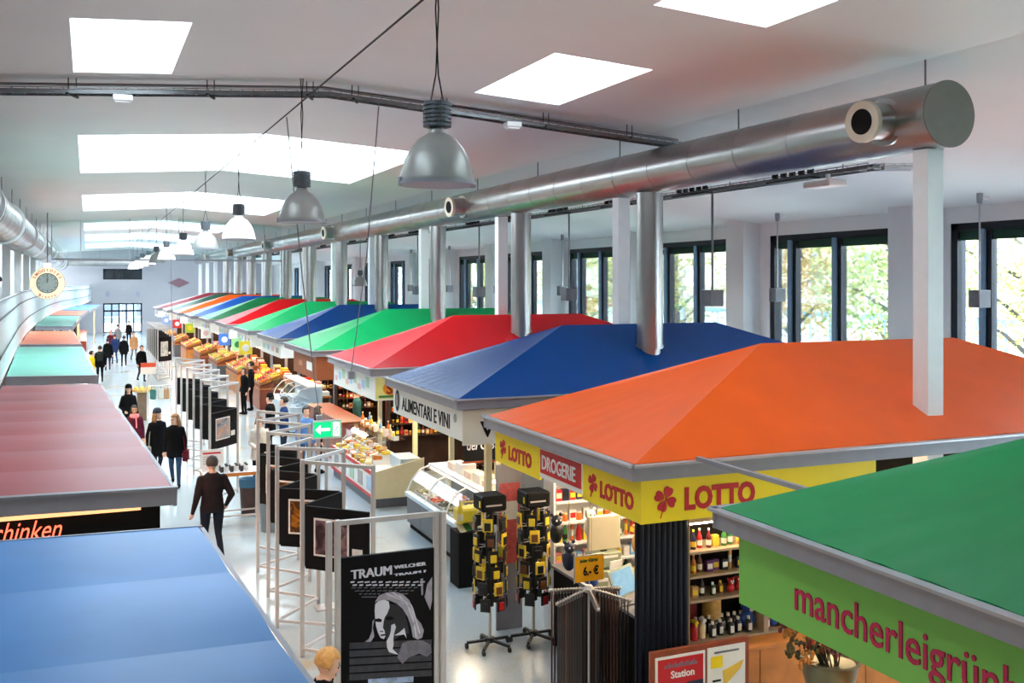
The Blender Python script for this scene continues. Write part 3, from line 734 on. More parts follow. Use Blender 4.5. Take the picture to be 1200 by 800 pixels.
# ------------------------------------------------------------------ exhibition screens in the aisle
M_post = mat('satin_aluminium_post', rgb(204, 198, 196), 0.36, 0.3, var=.04)
M_panel = mat('black_display_panel', rgb(13, 13, 17), 0.65, var=.1, spec=.15)
M_mat = mat('white_passepartout', rgb(236, 232, 226), .6)
def print_mat(nm, cols, sc=5.0):
    m = bpy.data.materials.new(nm); m.use_nodes = True; N = m.node_tree.nodes; L = m.node_tree.links
    tc = N.new('ShaderNodeTexCoord'); nz = N.new('ShaderNodeTexNoise'); nz.inputs['Scale'].default_value = sc; nz.inputs['Detail'].default_value = 5; nz.inputs['Distortion'].default_value = 1.2
    rp = N.new('ShaderNodeValToRGB'); e = rp.color_ramp.elements
    e[0].position = .3; e[0].color = (*rgb(*cols[0]), 1); e[1].position = .68; e[1].color = (*rgb(*cols[-1]), 1)
    for i, c in enumerate(cols[1:-1]): x = e.new(.3+.38*(i+1)/(len(cols)-1)); x.color = (*rgb(*c), 1)
    L.new(tc.outputs['Object'], nz.inputs['Vector']); L.new(nz.outputs['Fac'], rp.inputs['Fac']); L.new(rp.outputs['Color'], N['Principled BSDF'].inputs['Base Color'])
    N['Principled BSDF'].inputs['Roughness'].default_value = .35
    return m
PR = [print_mat('print_dark_mauve', [(20,16,22),(70,52,60),(150,120,124)], 6), print_mat('print_golden', [(16,8,4),(90,46,10),(190,120,30)], 9), print_mat('print_harbour', [(40,60,80),(150,160,170),(200,150,120),(230,232,234)], 4),
      print_mat('print_pale', [(120,130,140),(200,200,196),(236,236,232)], 5), print_mat('print_green', [(40,70,40),(120,150,90),(220,224,216)], 6)]
def post(t, p, h=2.5): MB().box((p[0]-.026, p[1]-.026, 0), (p[0]+.026, p[1]+.026, h), .006).build('post', M_post, t)
def screen(label, pts, z0=1.13, z1=1.92, prints=True, seq=(2,3,4), start=0, group=None):
    t = thing('exhibition_screen', label, 'display screen', (0, 0, 0), group=group)
    for p in pts: post(t, p)
    for i, (p, q) in enumerate(zip(pts, pts[1:])):
        P, Q = Vector((*p, 0)), Vector((*q, 0))
        MB().bar(P+Vector((0,0,2.47)), Q+Vector((0,0,2.47)), .042, .042).build('top_rail', M_post, t)
        MB().bar(P+Vector((0,0,.10)), Q+Vector((0,0,.10)), .036, .036).build('foot_rail', M_post, t)
        d = (Q-P).normalized(); a, b_ = P+d*.06, Q-d*.06; c = (a+b_)/2; nrm = Vector((d.y, -d.x, 0))
        if nrm.y > 0: nrm = -nrm
        pan = MB().obox((c.x, c.y, (z0+z1)/2), (b_-a)/2, nrm*.018, (0,0,(z1-z0)/2)).build('panel', M_panel, t)
        if prints and (i+start) % 2 == 0:
            w = (b_-a).length; u = d if d.x > 0 else -d; o = c+nrm*.0185+Vector((0,0,(z0+z1)/2+.02)); pw, ph = w*.56, (z1-z0)*.60
            o2 = o-u*w*.08
            MB().obox(o2, u*pw/2, nrm*.006, (0,0,ph/2)).build('passepartout', M_mat, pan)
            MB().obox(o2+nrm*.006, u*(pw/2-.025), nrm*.003, (0,0,ph/2-.025)).build('photo_print', PR[seq[(i//2) % len(seq)]], pan)
            MB().obox(o+u*w*.33-Vector((0,0,ph*.32)), u*w*.08, nrm*.004, (0,0,.055)).build('caption_card', M_mat, pan)
    return t
Z1 = [(2.75,17.85),(3.32,17.11),(2.56,16.63),(3.24,15.81),(2.50,15.24),(3.12,14.6),(2.39,13.84),(3.18,13.28),(2.50,12.65),(3.22,11.9)]
screen('zigzag aluminium display screen with black photo panels behind the big black poster', Z1, seq=(3,1,1,1,0))
screen('zigzag display screen with black panels and white prints beside the table with jars', [(2.40 if i % 2 == 0 else 3.10, 22.15+.88*i) for i in range(11)], seq=(2,2,4,3,2))
screen('far zigzag display screen with dark panels near the far stalls', [(3.05 if i % 2 == 0 else 3.75, 50+.8*i) for i in range(13)], .95, 2.1, seq=(3,2))
# the big poster stand
t = thing('poster_stand', 'tall black poster with white headline and a face in an aluminium stand', 'poster stand', (2.17, 9.3, 0))
for x in (0.0, -.09, 1.04, .98): MB().box((x-.028, -.028 if x not in (-.09, 1.04) else -.06, 0), (x+.028, .028 if x not in (-.09, 1.04) else -.004, 2.5), .008).build('post', M_post, t)
MB().bar((0,0,2.47),(.98,0,2.47),.045,.045).build('top_rail', M_post, t); MB().bar((0,0,.1),(.98,0,.1),.04,.04).build('foot_rail', M_post, t)
p = MB().box((.01, -.02, .35), (.97, .02, 2.14)).build('poster', M_panel, t)
M_pl = mat('poster_pale_ink', rgb(214, 214, 226), .5, var=.04); M_pg = mat('poster_grey_ink', rgb(112, 110, 122), .5, var=.25, scale=14); M_pd = mat('poster_dark_ink', rgb(52, 52, 60), .5, var=.35, scale=16); M_pm = mat('poster_mid_ink', rgb(160, 156, 170), .5, var=.2, scale=12)
yp = -.021
def pz(X, Y): return (.0017*X-.051, 2.267-.00162*Y-.0002*X)
def ptext(s_, x0, x1, yt, yb, bold): a, b_ = pz(x0, yb), pz(x1, yt); [text(s_, 1, M_pl, p, (a[0]+dx, yp-abs(dx)*.1, a[1]), (1, 0, .02), SZ, bold=0, fit=(b_[0]-a[0]-.008, (b_[1]-a[1])*1.08)) for dx in (0, .0045, .009)]
ptext('TRAUM', 102, 338, 118, 196, .006); ptext('WELCHER', 350, 541, 92, 134, .004); ptext('TRAUM ?', 350, 541, 140, 176, .004)
for i in range(6):
    ya, xa, xb = 205+18*i, (100,112,105,125,150,165)[i], (545,530,505,480,440,250)[i]
    n = 11
    for k in range(n):
        q0, q1 = xa+(xb-xa)*k/n, xa+(xb-xa)*(k+.55+.35*((i*5+k*3) % 4)/4)/n; a, b_ = pz(q0, ya+(11 if i < 2 else 7)), pz(q1, ya)
        MB().box((a[0], yp-.003, a[1]), (b_[0], yp, b_[1])).build('small_print', M_pl if i < 2 else M_pg, p)
def flat(poly, m, name, dy=0.0): MB().prism([pz(*q) for q in reversed(poly)], (0, yp-dy, 0), SY, SZ, .003).build(name, m, p)
flat([(240,330),(262,292),(300,274),(350,268),(400,280),(440,318),(466,370),(482,425),(512,462),(528,502),(518,545),(490,556),(462,540),(452,480),(432,420),(402,372),(366,338),(320,318),(270,318)], M_pm, 'printed_hair')
for a, b_, c in (((300,280),(420,330),(470,470)), ((340,275),(450,350),(500,520)), ((380,290),(455,390),(478,540))): 
    flat([a, (a[0]+6,a[1]-4), (b_[0]+7,b_[1]), (c[0]+8,c[1]), c, b_], M_pl, 'printed_strand', .002)
flat([(242,340),(262,322),(292,314),(320,326),(325,360),(312,395),(296,420),(290,445),(286,480),(296,500),(300,530),(292,548),(272,540),(258,512),(246,470),(240,420),(238,375)], M_pl, 'printed_face', .001)
flat([(325,340),(372,345),(410,390),(430,450),(440,520),(400,520),(350,555),(300,545),(300,500),(290,470),(300,420),(318,390)], mat('poster_shade_ink', rgb(34,33,40), .5, var=.3, scale=14), 'printed_face_shade', .0005)
flat([(240,428),(262,424),(280,432),(276,446),(252,446),(240,440)], M_ink, 'printed_eye', .003); flat([(300,420),(330,412),(352,424),(340,436),(308,436)], M_ink, 'printed_eye', .003)
flat([(270,522),(300,518),(304,526),(275,530)], M_ink, 'printed_mouth', .003); flat([(268,498),(288,500),(284,506),(270,504)], M_pd, 'printed_nostril', .003)
flat([(236,430),(228,480),(236,530),(216,562),(182,562),(206,544),(222,500),(226,440)], M_pm, 'printed_strand', .001)
flat([(334,466),(354,458),(362,478),(352,510),(346,545),(348,580),(342,608),(376,642),(350,636),(322,626),(310,600),(307,560),(324,530),(332,500)], M_pl, 'printed_hand', .003)
flat([(352,528),(380,512),(412,484),(424,546),(410,522),(388,526)], M_pl, 'printed_collar', .003)
for i in range(5): y_ = 566+46*i; flat([(94,y_),(575,y_-8),(575,y_+28),(94,y_+36)], M_pd, 'printed_plank')
flat([(400,575),(450,560),(520,562),(570,590),(575,640),(545,660),(500,640),(440,660),(400,700),(370,660)], M_pg, 'printed_sleeve', .001)
flat([(508,192),(524,188),(524,285),(514,292)], M_pm, 'printed_figure'); flat([(548,225),(578,180),(578,320),(566,380),(548,340),(532,300),(540,270)], M_pm, 'printed_figure')
flat([(200,782),(465,775),(465,810),(200,815)], mat('poster_colour_strip', rgb(150,170,200), .5, var=.4, scale=20), 'colour_strip', .002)

# exit sign on its pole
t = thing('exit_sign', 'green exit sign with white arrow above the display screen', 'sign', (3.2, 14.4, 0))
MB().box((-.02,-.0,0),(.02,.04,2.5)).build('pole', M_post, t); MB().box((-.16,-.12,0),(.16,.16,.02)).build('foot_plate', M_post, t)
b = MB().box((-.21,-.035,2.47),(.21,.0,2.74),.008).build('sign_box', M_signwhite, t)
M_exit = mat('exit_green', rgb(0, 168, 92), .45, emit=.5, ecol=(0, .42, .16))
MB().box((-.19,-.039,2.495),(.06,-.034,2.715)).build('arrow_field', M_exit, b); MB().box((.075,-.039,2.495),(.19,-.034,2.715)).build('door_field', M_exit, b)
M_xw = mat('exit_white', rgb(245,255,245), .45, emit=.5, ecol=(1,1,1))
MB().prism([(-.17,2.605),(-.10,2.675),(-.10,2.625),(.04,2.625),(.04,2.585),(-.10,2.585),(-.10,2.535)], (0,-.040,0), SY, SZ, .003).build('arrow', M_xw, b)
MB().prism([(.085,2.505),(.18,2.505),(.18,2.705),(.085,2.705)], (0,-.040,0), SY, SZ, .003).build('doorway_symbol', M_xw, b)
rm = MB()
for poly in ([(.135,2.66),(.15,2.66),(.15,2.68),(.135,2.68)], [(.12,2.60),(.145,2.65),(.158,2.645),(.135,2.59)], [(.12,2.60),(.10,2.55),(.112,2.545),(.132,2.595)], [(.135,2.59),(.16,2.56),(.155,2.52),(.145,2.52),(.145,2.555),(.127,2.58)], [(.14,2.64),(.17,2.62),(.167,2.61),(.137,2.625)]):
    rm.prism(poly, (0,-.0435,0), SY, SZ, .002)
rm.build('runner_symbol', M_exit, b)

# table with jars, bins
t = thing('display_table', 'long wooden counter table with steel legs in the aisle by the screens', 'table', (2.6, 20.4, 0))
MB().box((-.55,-.3,.93),(.6,.3,1.0),.01).build('table_top', M_wood, t); MB().box((-.55,-.3,1.0),(.6,.3,1.006)).build('top_laminate', M_white, t)
for x in (-.5,.55):
    for y in (-.25,.25): MB().box((x-.02,y-.02,0),(x+.02,y+.02,.93)).build('leg', M_post, t)
MB().bar((-.5,-.25,.15),(.55,-.25,.15),.03).build('stretcher', M_post, t); MB().bar((-.5,.25,.15),(.55,.25,.15),.03).build('stretcher', M_post, t)
M_jar = mat('dark_jar', rgb(50,50,56), .25); M_lidw = mat('white_lid', rgb(230,230,230), .4)
for i in range(12):
    x, y = 2.42+.095*(i % 6), 20.22+.16*(i//6)
    o = tag(MB().lathe([(.035,0),(.038,.05),(.036,.10),(.025,.115)], 12).build('jar', [M_jar, M_lidw][(i*5) % 2], loc=(x, y, 1.006), smooth=True), '%s jar on the wooden counter table, %s from the leaflet board in the %s row' % (['dark','white'][(i*5) % 2], ['first','second','third','fourth','fifth','sixth'][i % 6], ['front','rear'][i//6]), 'jar', 'jars on the counter table')
    MB().lathe([(.028,.112),(.028,.14)], 12).build('lid', [M_lidw, M_jar][(i*5) % 2], o)
t = thing('leaflet_board', 'white leaflet board with red line on the wooden counter table', 'sign', (2.26, 20.5, 1.006))
MB().box((-.22,-.01,.04),(.22,.01,.42)).build('board', M_white, t); MB().box((-.17,-.014,.33),(.17,-.01,.365)).build('red_line', M_signred, t); MB().box((-.18,-.06,0),(.18,.06,.045)).build('foot', M_white, t)
for i in range(4): MB().box((-.17,-.013,.27-.045*i),(.10+.02*(i % 3),-.01,.285-.045*i)).build('text_line', mat('grey_print', (.4,.4,.4)), t)
for (x, y, c, lab) in ((3.05, 20.9, rgb(60,110,150), 'dark bin with blue liner beside the counter table'), (3.2, 19.3, rgb(120,136,146), 'grey ribbed bin with blue bag behind the display screen')):
    t = thing('waste_bin', lab, 'bin', (x, y, 0))
    MB().lathe([(.17,0),(.20,.55),(.205,.6)], 18).build('bin_body', mat('bin_'+str(round(x*10)), c if x > 3.1 else rgb(70,52,50), .5), t, smooth=True); MB().lathe([(.215,.56),(.22,.66),(.21,.72),(.19,.66),(.18,.6)], 18, caps=False).build('liner', mat('blue_liner', rgb(60,120,160), .4), t, smooth=True)
# pedestal with fruit basket and red sign farther down the aisle
t = thing('pedestal', 'wooden pedestal carrying a tray farther down the aisle', 'pedestal', (1.72, 36.5, 0))
MB().box((-.16,-.16,0),(.16,.16,.95),.01).build('plinth', mat('grey_brown_wood', rgb(120,104,86), .6, var=.2), t); MB().lathe([(.16,.95),(.36,.99),(.40,1.06),(.38,1.06),(.34,1.0),(.0,.98)], 18).build('tray', mat('straw', rgb(214,180,110), .6, var=.2, scale=20), t, smooth=True)
for i, (dx, dy) in enumerate(((-.2,0),(.0,.12),(.16,-.1),(-.03,-.15),(.2,.1))):
    o = tag(MB().ball((0,0,0), .075, n=12, m=8).build('melon', mat('melon_skin', rgb(228,196,110), .5, var=.15), loc=(1.72+dx, 36.5+dy, 1.085), smooth=True), 'yellow melon on the %s of the pedestal tray in the aisle' % ['left side','far middle','near right','near middle','far right'][i], 'fruit', 'melons on the pedestal')
    MB().tube([(0,0,.07),(.01,0,.10)], .008, 6).build('stem', M_gn, o)
t = thing('sign_stand', 'small red and white price sign on a pole above the pedestal', 'sign', (1.95, 37.2, 0))
MB().tube([(0,0,0),(0,0,1.75)], .02, 8).build('pole', M_post, t); MB().lathe([(.18,0),(.17,.03)], 16).build('foot', M_post, t); MB().box((-.25,-.02,1.5),(.25,.02,1.75)).build('sign_panel', M_signwhite, t); MB().box((-.25,-.024,1.75),(.25,.02,1.9)).build('red_header', mat('sign_orange_red', rgb(226,84,50), .5), t)
t = thing('garment_rail', 'white rail stand with hanging bags beside the pedestal', 'rail stand', (2.05, 33.0, 0))
for x in (-.35,.35): MB().tube([(x,0,0),(x,0,1.5)], .018, 8).build('post', M_white, t); MB().bar((x,-.25,.03),(x,.25,.03),.04).build('foot', M_white, t)
MB().tube([(-.35,0,1.5),(.35,0,1.5)], .018, 8).build('top_rail', M_white, t); MB().box((-.33,-.15,.5),(.33,.15,.53)).build('shelf', M_white, t)
for i, (m_, x) in enumerate(((mat('teal_bag', rgb(60,130,120), .6), -.18), (mat('white_bag', rgb(224,222,214), .6), .05), (mat('tan_bag', rgb(190,150,110), .6), .22))):
    o = tag(MB().box((-.09,-.05,-.42),(.09,.05,-.10),.03).build('hanging_bag', m_, loc=(2.05+x, 33.0, 1.5)), '%s carrier bag hanging on the white rail stand' % ['teal','white','tan'][i], 'bag', 'bags on the rail stand')
    MB().tube([(-.05,0,-.11),(-.03,0,-.01),(.03,0,-.01),(.05,0,-.11)], .008, 6).build('bag_handle', m_, o)
# round clock sign on the gallery
t = thing('clock_sign', 'round illuminated orange and white sign with a clock hanging at the gallery', 'clock', (-1.06, 31.2, 4.71))
MB().tube([(0,0,0),(0,.12,0)], .46, 40).build('sign_drum', mat('dark_red_drum', rgb(110,30,30), .5), t, smooth=True)
b = MB().tube([(0,-.015,0),(0,0,0)], .455, 40).build('lit_face', mat('lit_cream', rgb(252,226,190), .5, emit=.12, ecol=(1,.78,.55)), t)
MB().tube([(0,-.03,0),(0,-.015,0)], .27, 32).build('clock_face', mat('clock_grey', rgb(170,172,166), .5, var=.1), t)
MB().tube([(0,-.025,0),(0,-.012,0)], .285, 32).build('clock_ring', M_dark, t)
for k in range(12):
    a = k*PI/6; MB().box((-.009,-.036,.21),(.009,-.030,.24)).build('hour_mark', M_ink, t).rotation_euler = (0,a,0)
MB().bar((0,-.036,0),(.015,-.036,.20),.022,.006).build('minute_hand', M_ink, t); MB().bar((0,-.034,0),(.02,-.034,.12),.03,.006).build('hour_hand', M_ink, t)
M_or = mat('orange_letter', rgb(214,92,30), .5)
for k, ch in enumerate('SMOOTHIES'):
    a = math.radians(64-16*k); r_ = .33; text(ch, .115, M_or, b, (-r_*math.sin(a), -.017, r_*math.cos(a)), (math.cos(a),0,math.sin(a)), (-math.sin(a),0,math.cos(a)), bold=.02, align='CENTER')
for k, ch in enumerate('Bistro'):
    a = math.radians(-30+12*k); r_ = .425; text(ch, .11, mat('red_letter', rgb(206,50,30), .5) if k == 0 else M_or, b, (r_*math.sin(a), -.017, -r_*math.cos(a)), (math.cos(a),0,math.sin(a)), (-math.sin(a),0,math.cos(a)), bold=.015, align='CENTER')
MB().bar((0,.06,.44),(0,.06,2.0),.03).build('hanger', M_tray, t); MB().box((-.08,-.03,.46),(.08,.1,.56)).build('top_lamp', mat('lit_top', rgb(255,250,230), .5, emit=2, ecol=(1,.95,.8)), t)
# ------------------------------------------------------------------ people
M_skin = [mat('skin_light', rgb(226, 178, 152), .55, var=.05, scale=14), mat('skin_tan', rgb(196, 140, 108), .55, var=.05, scale=14)]
def cloth(nm, *c): return mat('cloth_'+nm, rgb(*c), .85, var=.14, scale=9, bump=.12, bscale=26, spec=.12)
HAIRS = {'brown': mat('hair_brown', rgb(74, 46, 30), .6, var=.25, scale=30), 'dark': mat('hair_dark', rgb(30, 24, 22), .6, var=.25, scale=30), 'blond': mat('hair_blond', rgb(214, 158, 92), .6, var=.22, scale=30),
         'grey': mat('hair_grey', rgb(58, 50, 46), .6, var=.25, scale=30), 'light brown': mat('hair_light_brown', rgb(140, 94, 56), .6, var=.22, scale=30)}
M_eye = mat('dark_eye', rgb(30, 22, 20), .4); M_lip = mat('lip', rgb(176, 88, 80), .5)
def person(label, loc, rotz=0.0, H=1.72, top=None, legs=None, hair='dark', hairlen=0, hat=None, skin=0, stride=.0, coat=.86, shoe=None, la=None, ra=None, scarf=None,
           bag=None, voxel=.014, head_turn=0.0, head_dip=0.0, lean=0.0, width=1.0, group=None, backpack=None):
    """faces local -Y; la/ra = (elbow, wrist) offsets from the shoulder; one continuous body mesh, hair and garments as children"""
    S = H/1.75; segs = []; b = MB()
    top = top or cloth('black', 24, 24, 28); legs = legs or cloth('navy_denim', 40, 48, 66); shoe = shoe or cloth('shoe', 26, 24, 24)
    def cap(p, q, r0, r1, tagn, n=10):
        p, q = Vector(p), Vector(q); b.tube([p, p.lerp(q, .5), q], [r0, (r0+r1)/2*1.03, r1], n); b.ball(p, r0, n=n, m=8); b.ball(q, r1, n=n, m=8)
        segs.append((p, q, r0, r1, tagn))
    w = width
    lz = lambda z: Vector((0, -lean*(z-.95), 0))
    # legs
    for s_ in (-1, 1):
        f = stride*s_
        hip = Vector((s_*.09*w, 0, .93)); knee = Vector((s_*.095, -f*.30-(.04 if stride else .015), .50+abs(f)*.02)); ank = Vector((s_*.10, -f*.62+(.10 if f < 0 else .0)+.01, .10+(.06 if f < 0 else 0)))
        cap(hip, knee, .088*w, .060, 1); cap(knee, ank, .058, .042, 1)
        b.ball(ank+Vector((0, -.05, -.055)), .045, .125, .045, 12, 8); segs.append((ank+Vector((0,.03,-.05)), ank+Vector((0,-.13,-.06)), .05, .045, 3))
        b.ball(ank+Vector((0, .02, -.04)), .045, .055, .06, 10, 8)
    # torso
    rings = [(.84,.13,.10),(.90,.165,.118),(1.0,.165,.115),(1.12,.150,.108),(1.25,.165,.118),(1.36,.180,.115),(1.42,.165,.10),(1.46,.11,.08),(1.50,.062,.062)]
    if coat < .84: rings = [(coat,.205,.165),(coat+.02,.215,.175),((coat+.95)/2,.20,.155)] + [(z, x+.018, y+.022) for z, x, y in rings if z > .95]
    n = 18; vs = []; fs = []
    for z, x, y in rings:
        o = lz(z)
        for k in range(n):
            a = 2*PI*k/n; vs.append((o.x+x*w*math.cos(a), o.y+y*w*math.sin(a), z))
    for i in range(len(rings)-1):
        for k in range(n): fs.append((i*n+k, i*n+(k+1)%n, (i+1)*n+(k+1)%n, (i+1)*n+k))
    fs.append(tuple(reversed(range(n)))); fs.append(tuple(range((len(rings)-1)*n, len(rings)*n)))
    b.add(vs, fs)
    for sx in (-.08, 0, .08):
        segs.append((Vector((sx*w, 0, coat+.06)), Vector((sx*w, 0, 1.38))+lz(1.38), .11, .11, 0))
    # arms
    for s_, arm in ((-1, la), (1, ra)):
        sh = Vector((s_*.158*w, 0, 1.385))+lz(1.40)
        e, wv = arm or ((s_*.065, .04, -.28), (s_*.08, -.03, -.53))
        el, wr = sh+Vector(e), sh+Vector(wv)
        cap(sh, el, .062*w, .050*w, 0); cap(el, wr, .048*w, .034, 0)
        d = (wr-el).normalized(); palm = wr+d*.055
        cap(wr, palm+d*.02, .030, .034, 2, 8)
        side = d.cross(Vector((0,1,0))); side = side.normalized() if side.length > .1 else Vector((1,0,0))
        nrm = d.cross(side).normalized(); inw = -nrm if nrm.y > 0 else nrm
        for k in range(4):
            base = palm+d*.025+side*(-.027+.018*k); ln = (.055, .07, .075, .062)[k]
            m1 = base+d*ln*.55+inw*.012; m2 = m1+d*ln*.35+inw*.028
            b.tube([base, m1, m2], [.0105, .010, .008], 6); segs.append((base, m2, .012, .010, 2))
        tb = wr+d*.03-side*.03; tt = tb+d*.045-side*.022+inw*.02
        b.tube([tb, tt], [.013, .009], 6); segs.append((tb, tt, .013, .011, 2))
    # neck and head
    hc = Vector((0, -.012, 1.625))+lz(1.63)+Vector((0, -head_dip*.05, -head_dip*.03))
    cap(Vector((0, 0, 1.44))+lz(1.44), hc+Vector((0, .015, -.08)), .056, .050, 2)
    ct, st = math.cos(head_turn), math.sin(head_turn); cdp, sdp = math.cos(head_dip*.6), math.sin(head_dip*.6)
    def hp(x, y, z):                                     # head local -> body
        y, z = y*cdp + z*(-sdp), y*sdp + z*cdp
        return hc+Vector((x*ct-y*st, x*st+y*ct, z))
    def hball(c, rx, ry, rz, n=14, m=10):
        t0 = len(b.v); b.ball((0,0,0), rx, ry, rz, n, m)
        b.v[t0:] = [tuple(hp(v[0]+c[0], v[1]+c[1], v[2]+c[2])) for v in b.v[t0:]]
    hball((0, .005, .02), .078, .098, .105); hball((0, -.03, -.04), .058, .065, .075); hball((0, -.100, -.022), .013, .020, .020, 8, 6)
    hball((0, -.085, -.092), .026, .022, .020, 8, 6); hball((-.079, .01, -.015), .012, .022, .032, 8, 6); hball((.079, .01, -.015), .012, .022, .032, 8, 6)
    segs.append((hp(0, 0, .05), hp(0, -.03, -.06), .10, .07, 2))
    src = bpy.data.objects.new('person', b.mesh('person', [top])); COL.objects.link(src)
    md = src.modifiers.new('union', 'REMESH'); md.mode = 'VOXEL'; md.voxel_size = voxel; md.use_smooth_shade = True
    sm = src.modifiers.new('soft', 'SMOOTH'); sm.factor = .5; sm.iterations = 2
    dg = bpy.context.evaluated_depsgraph_get()
    me = bpy.data.meshes.new_from_object(src.evaluated_get(dg)); bpy.data.objects.remove(src)
    me.materials.clear()
    for m_ in (top, legs, M_skin[skin], shoe): me.materials.append(m_)
    sg = [(p, q-p, max((q-p).length_squared, 1e-9), r0, r1, tg) for p, q, r0, r1, tg in segs]
    idx = []
    for poly in me.polygons:
        c = poly.center; best = 9; tg = 0
        if c.z > 1.52:
            tg = 2
        else:
            for p, d, l2, r0, r1, g in sg:
                t_ = max(0, min(1, (c-p).dot(d)/l2)); dd = (c-p-d*t_).length - (r0+(r1-r0)*t_)
                if dd < best: best = dd; tg = g
            if tg == 1 and c.z > coat+.01: tg = 0
            if tg == 2 and c.z > 1.30 and c.z < 1.485: tg = 0
        idx.append(tg)
    me.polygons.foreach_set('material_index', idx); me.polygons.foreach_set('use_smooth', [True]*len(idx)); me.update()
    root = bpy.data.objects.new('person', me); COL.objects.link(root); root.location = loc; root.rotation_euler = (0,0,rotz); root.scale = (S,S,S)
    tag(root, label, 'person', group)
    # face
    fm = MB()
    for s_ in (-1, 1):
        fm.ball(hp(s_*.030, -.093, .005), .011, .008, .007, 8, 5); fm.obox(hp(s_*.031, -.096, .026), (.016*ct, .016*st, 0), (0,.004,0), (0,0,.004))
    fm.cur = 1; fm.obox(hp(0, -.098, -.066), (.022*ct, .022*st, 0), (0,.006,0), (0,0,.006))
    fm.build('face_features', [M_eye, M_lip], root)
    # hair
    hm = MB(); t0 = len(hm.v); hm.ball((0,0,0), .088, .108, .112, 18, 14)
    keep = []
    vs = hm.v
    for f in hm.f:
        c = sum((Vector(vs[i]) for i in f), Vector())/len(f)
        front = c.y < -.035
        if front and c.z < .045: continue
        if c.z < -.055 - (.03 if hairlen else 0): continue
        keep.append(f)
    hm.f = keep; hm.m = [0]*len(keep); hm.v = [tuple(hp(v[0], v[1]+.012, v[2]+.030)) for v in vs]
    if hairlen:
        L_ = hairlen; g = MB(); n = 12; vs2 = []; fs2 = []
        for j in range(5):
            z = .03-(L_*j/4); rr = .092+.020*(j/4)
            for k in range(n):
                a = PI*(-.12)+PI*1.24*k/(n-1); vs2.append(hp(rr*math.cos(a), rr*1.12*math.sin(a)+.012, z))
        for j in range(4):
            for k in range(n-1): fs2.append((j*n+k, j*n+k+1, (j+1)*n+k+1, (j+1)*n+k))
        hm.add(vs2, fs2)
    ho = hm.build('hair', HAIRS[hair], root, smooth=True)
    so = ho.modifiers.new('thick', 'SOLIDIFY'); so.thickness = .014; so.offset = 0
    if hat:
        g = MB(); g.lathe([(.098,.045),(.104,.06),(.102,.10),(.085,.145),(.05,.17),(.0,.178)], 18); g.v = [tuple(hp(x, y+.005, z)) for x, y, z in g.v]
        g.build('hat', hat, root, smooth=True)
    if scarf:
        g = MB()
        for j, (rx, z) in enumerate(((.10, 1.445), (.105, 1.475), (.095, 1.505))):
            g.tube([Vector((rx*math.cos(a*PI/8), rx*.95*math.sin(a*PI/8)-.02, z))+lz(z) for a in range(17)], .026, 8)
        g.bar(Vector((.03,-.14,1.44)), Vector((.04,-.16,1.16)), .085, .03).build('scarf', scarf, root, smooth=True)
    if bag:
        side, bm = bag
        g = MB().box((side*.24-.06, -.12, .62), (side*.24+.06, .16, .88), .02); g.tube([(side*.24,-.10,.87),(side*.20,-.04,1.15),(side*.13,.0,1.47),(side*.20,.07,1.15),(side*.24,.14,.87)], .010, 6)
        g.build('shoulder_bag', bm, root)
    if backpack:
        MB().box((-.15,.10,1.02),(.15,.27,1.44),.05).tube([(-.11,.12,1.42),(-.12,-.10,1.40),(-.12,-.12,1.2),(-.13,.1,1.08)], .018, 6).tube([(.11,.12,1.42),(.12,-.10,1.40),(.12,-.12,1.2),(.13,.1,1.08)], .018, 6).build('backpack', backpack, root)
    return root
BLK = cloth('black', 13, 13, 16); BRN = cloth('dark_brown_jacket', 38, 30, 32); DEN = cloth('navy_denim', 40, 48, 66); JEA = cloth('mid_denim', 52, 74, 104); MAR = cloth('maroon', 84, 24, 40)
NAV = cloth('navy_wool', 34, 52, 92); CRM = cloth('off_white_jacket', 216, 208, 196); GRY = cloth('mid_grey', 104, 104, 108); PINK = cloth('pink_scarf', 238, 140, 140); TEA = cloth('teal', 60, 110, 110)
YEL = cloth('yellow_jacket', 226, 196, 30); TAN = cloth('tan', 168, 130, 92); LBL = cloth('light_blue_shirt', 90, 130, 190); WHT = cloth('white_shirt', 226, 226, 226); RED = cloth('red_top', 170, 40, 40)
HNG = None
person('man in dark brown jacket and dark jeans walking away down the aisle, seen from behind', (1.93, 17.45, 0), PI+.15, 1.80, BRN, cloth('dark_denim', 30, 34, 46), 'grey', stride=.18, width=1.14,
       la=((-.12,.07,-.27),(-.07,-.06,-.46)), ra=((.08,.04,-.29),(.12,-.06,-.54)), coat=.86)
person('person with short blond hair in dark jacket at the lower edge before the black poster', (1.80, 8.25, 0), PI/2-.15, 1.70, BLK, DEN, 'blond', head_dip=.6, width=1.05)
person('woman with long light brown hair in black coat and jeans carrying a dark red bag', (1.86, 24.25, 0), -.25, 1.70, BLK, JEA, 'light brown', .26, coat=.72, stride=.22, head_turn=-.6, head_dip=.3, bag=(1, cloth('dark_red_bag', 96, 26, 36)))
person('woman in dark knit hat and black coat with a beige shoulder bag', (1.52, 25.2, 0), .3, 1.70, BLK, DEN, 'light brown', .22, hat=cloth('dark_knit', 48, 50, 58), coat=.62, stride=-.2, head_turn=.7, bag=(-1, cloth('beige_bag', 150, 140, 128)))
person('woman with pink scarf, maroon dress and open black coat walking towards the camera', (1.08, 26.9, 0), .05, 1.62, MAR, BLK, 'dark', .12, coat=.55, stride=.18, scarf=PINK, skin=1)
person('woman in black hooded coat behind the one with the pink scarf', (1.10, 31.4, 0), .1, 1.70, BLK, BLK, 'dark', .2, hat=BLK, coat=.5, stride=.15, la=((-.08,.02,-.28),(.04,-.16,-.40)))
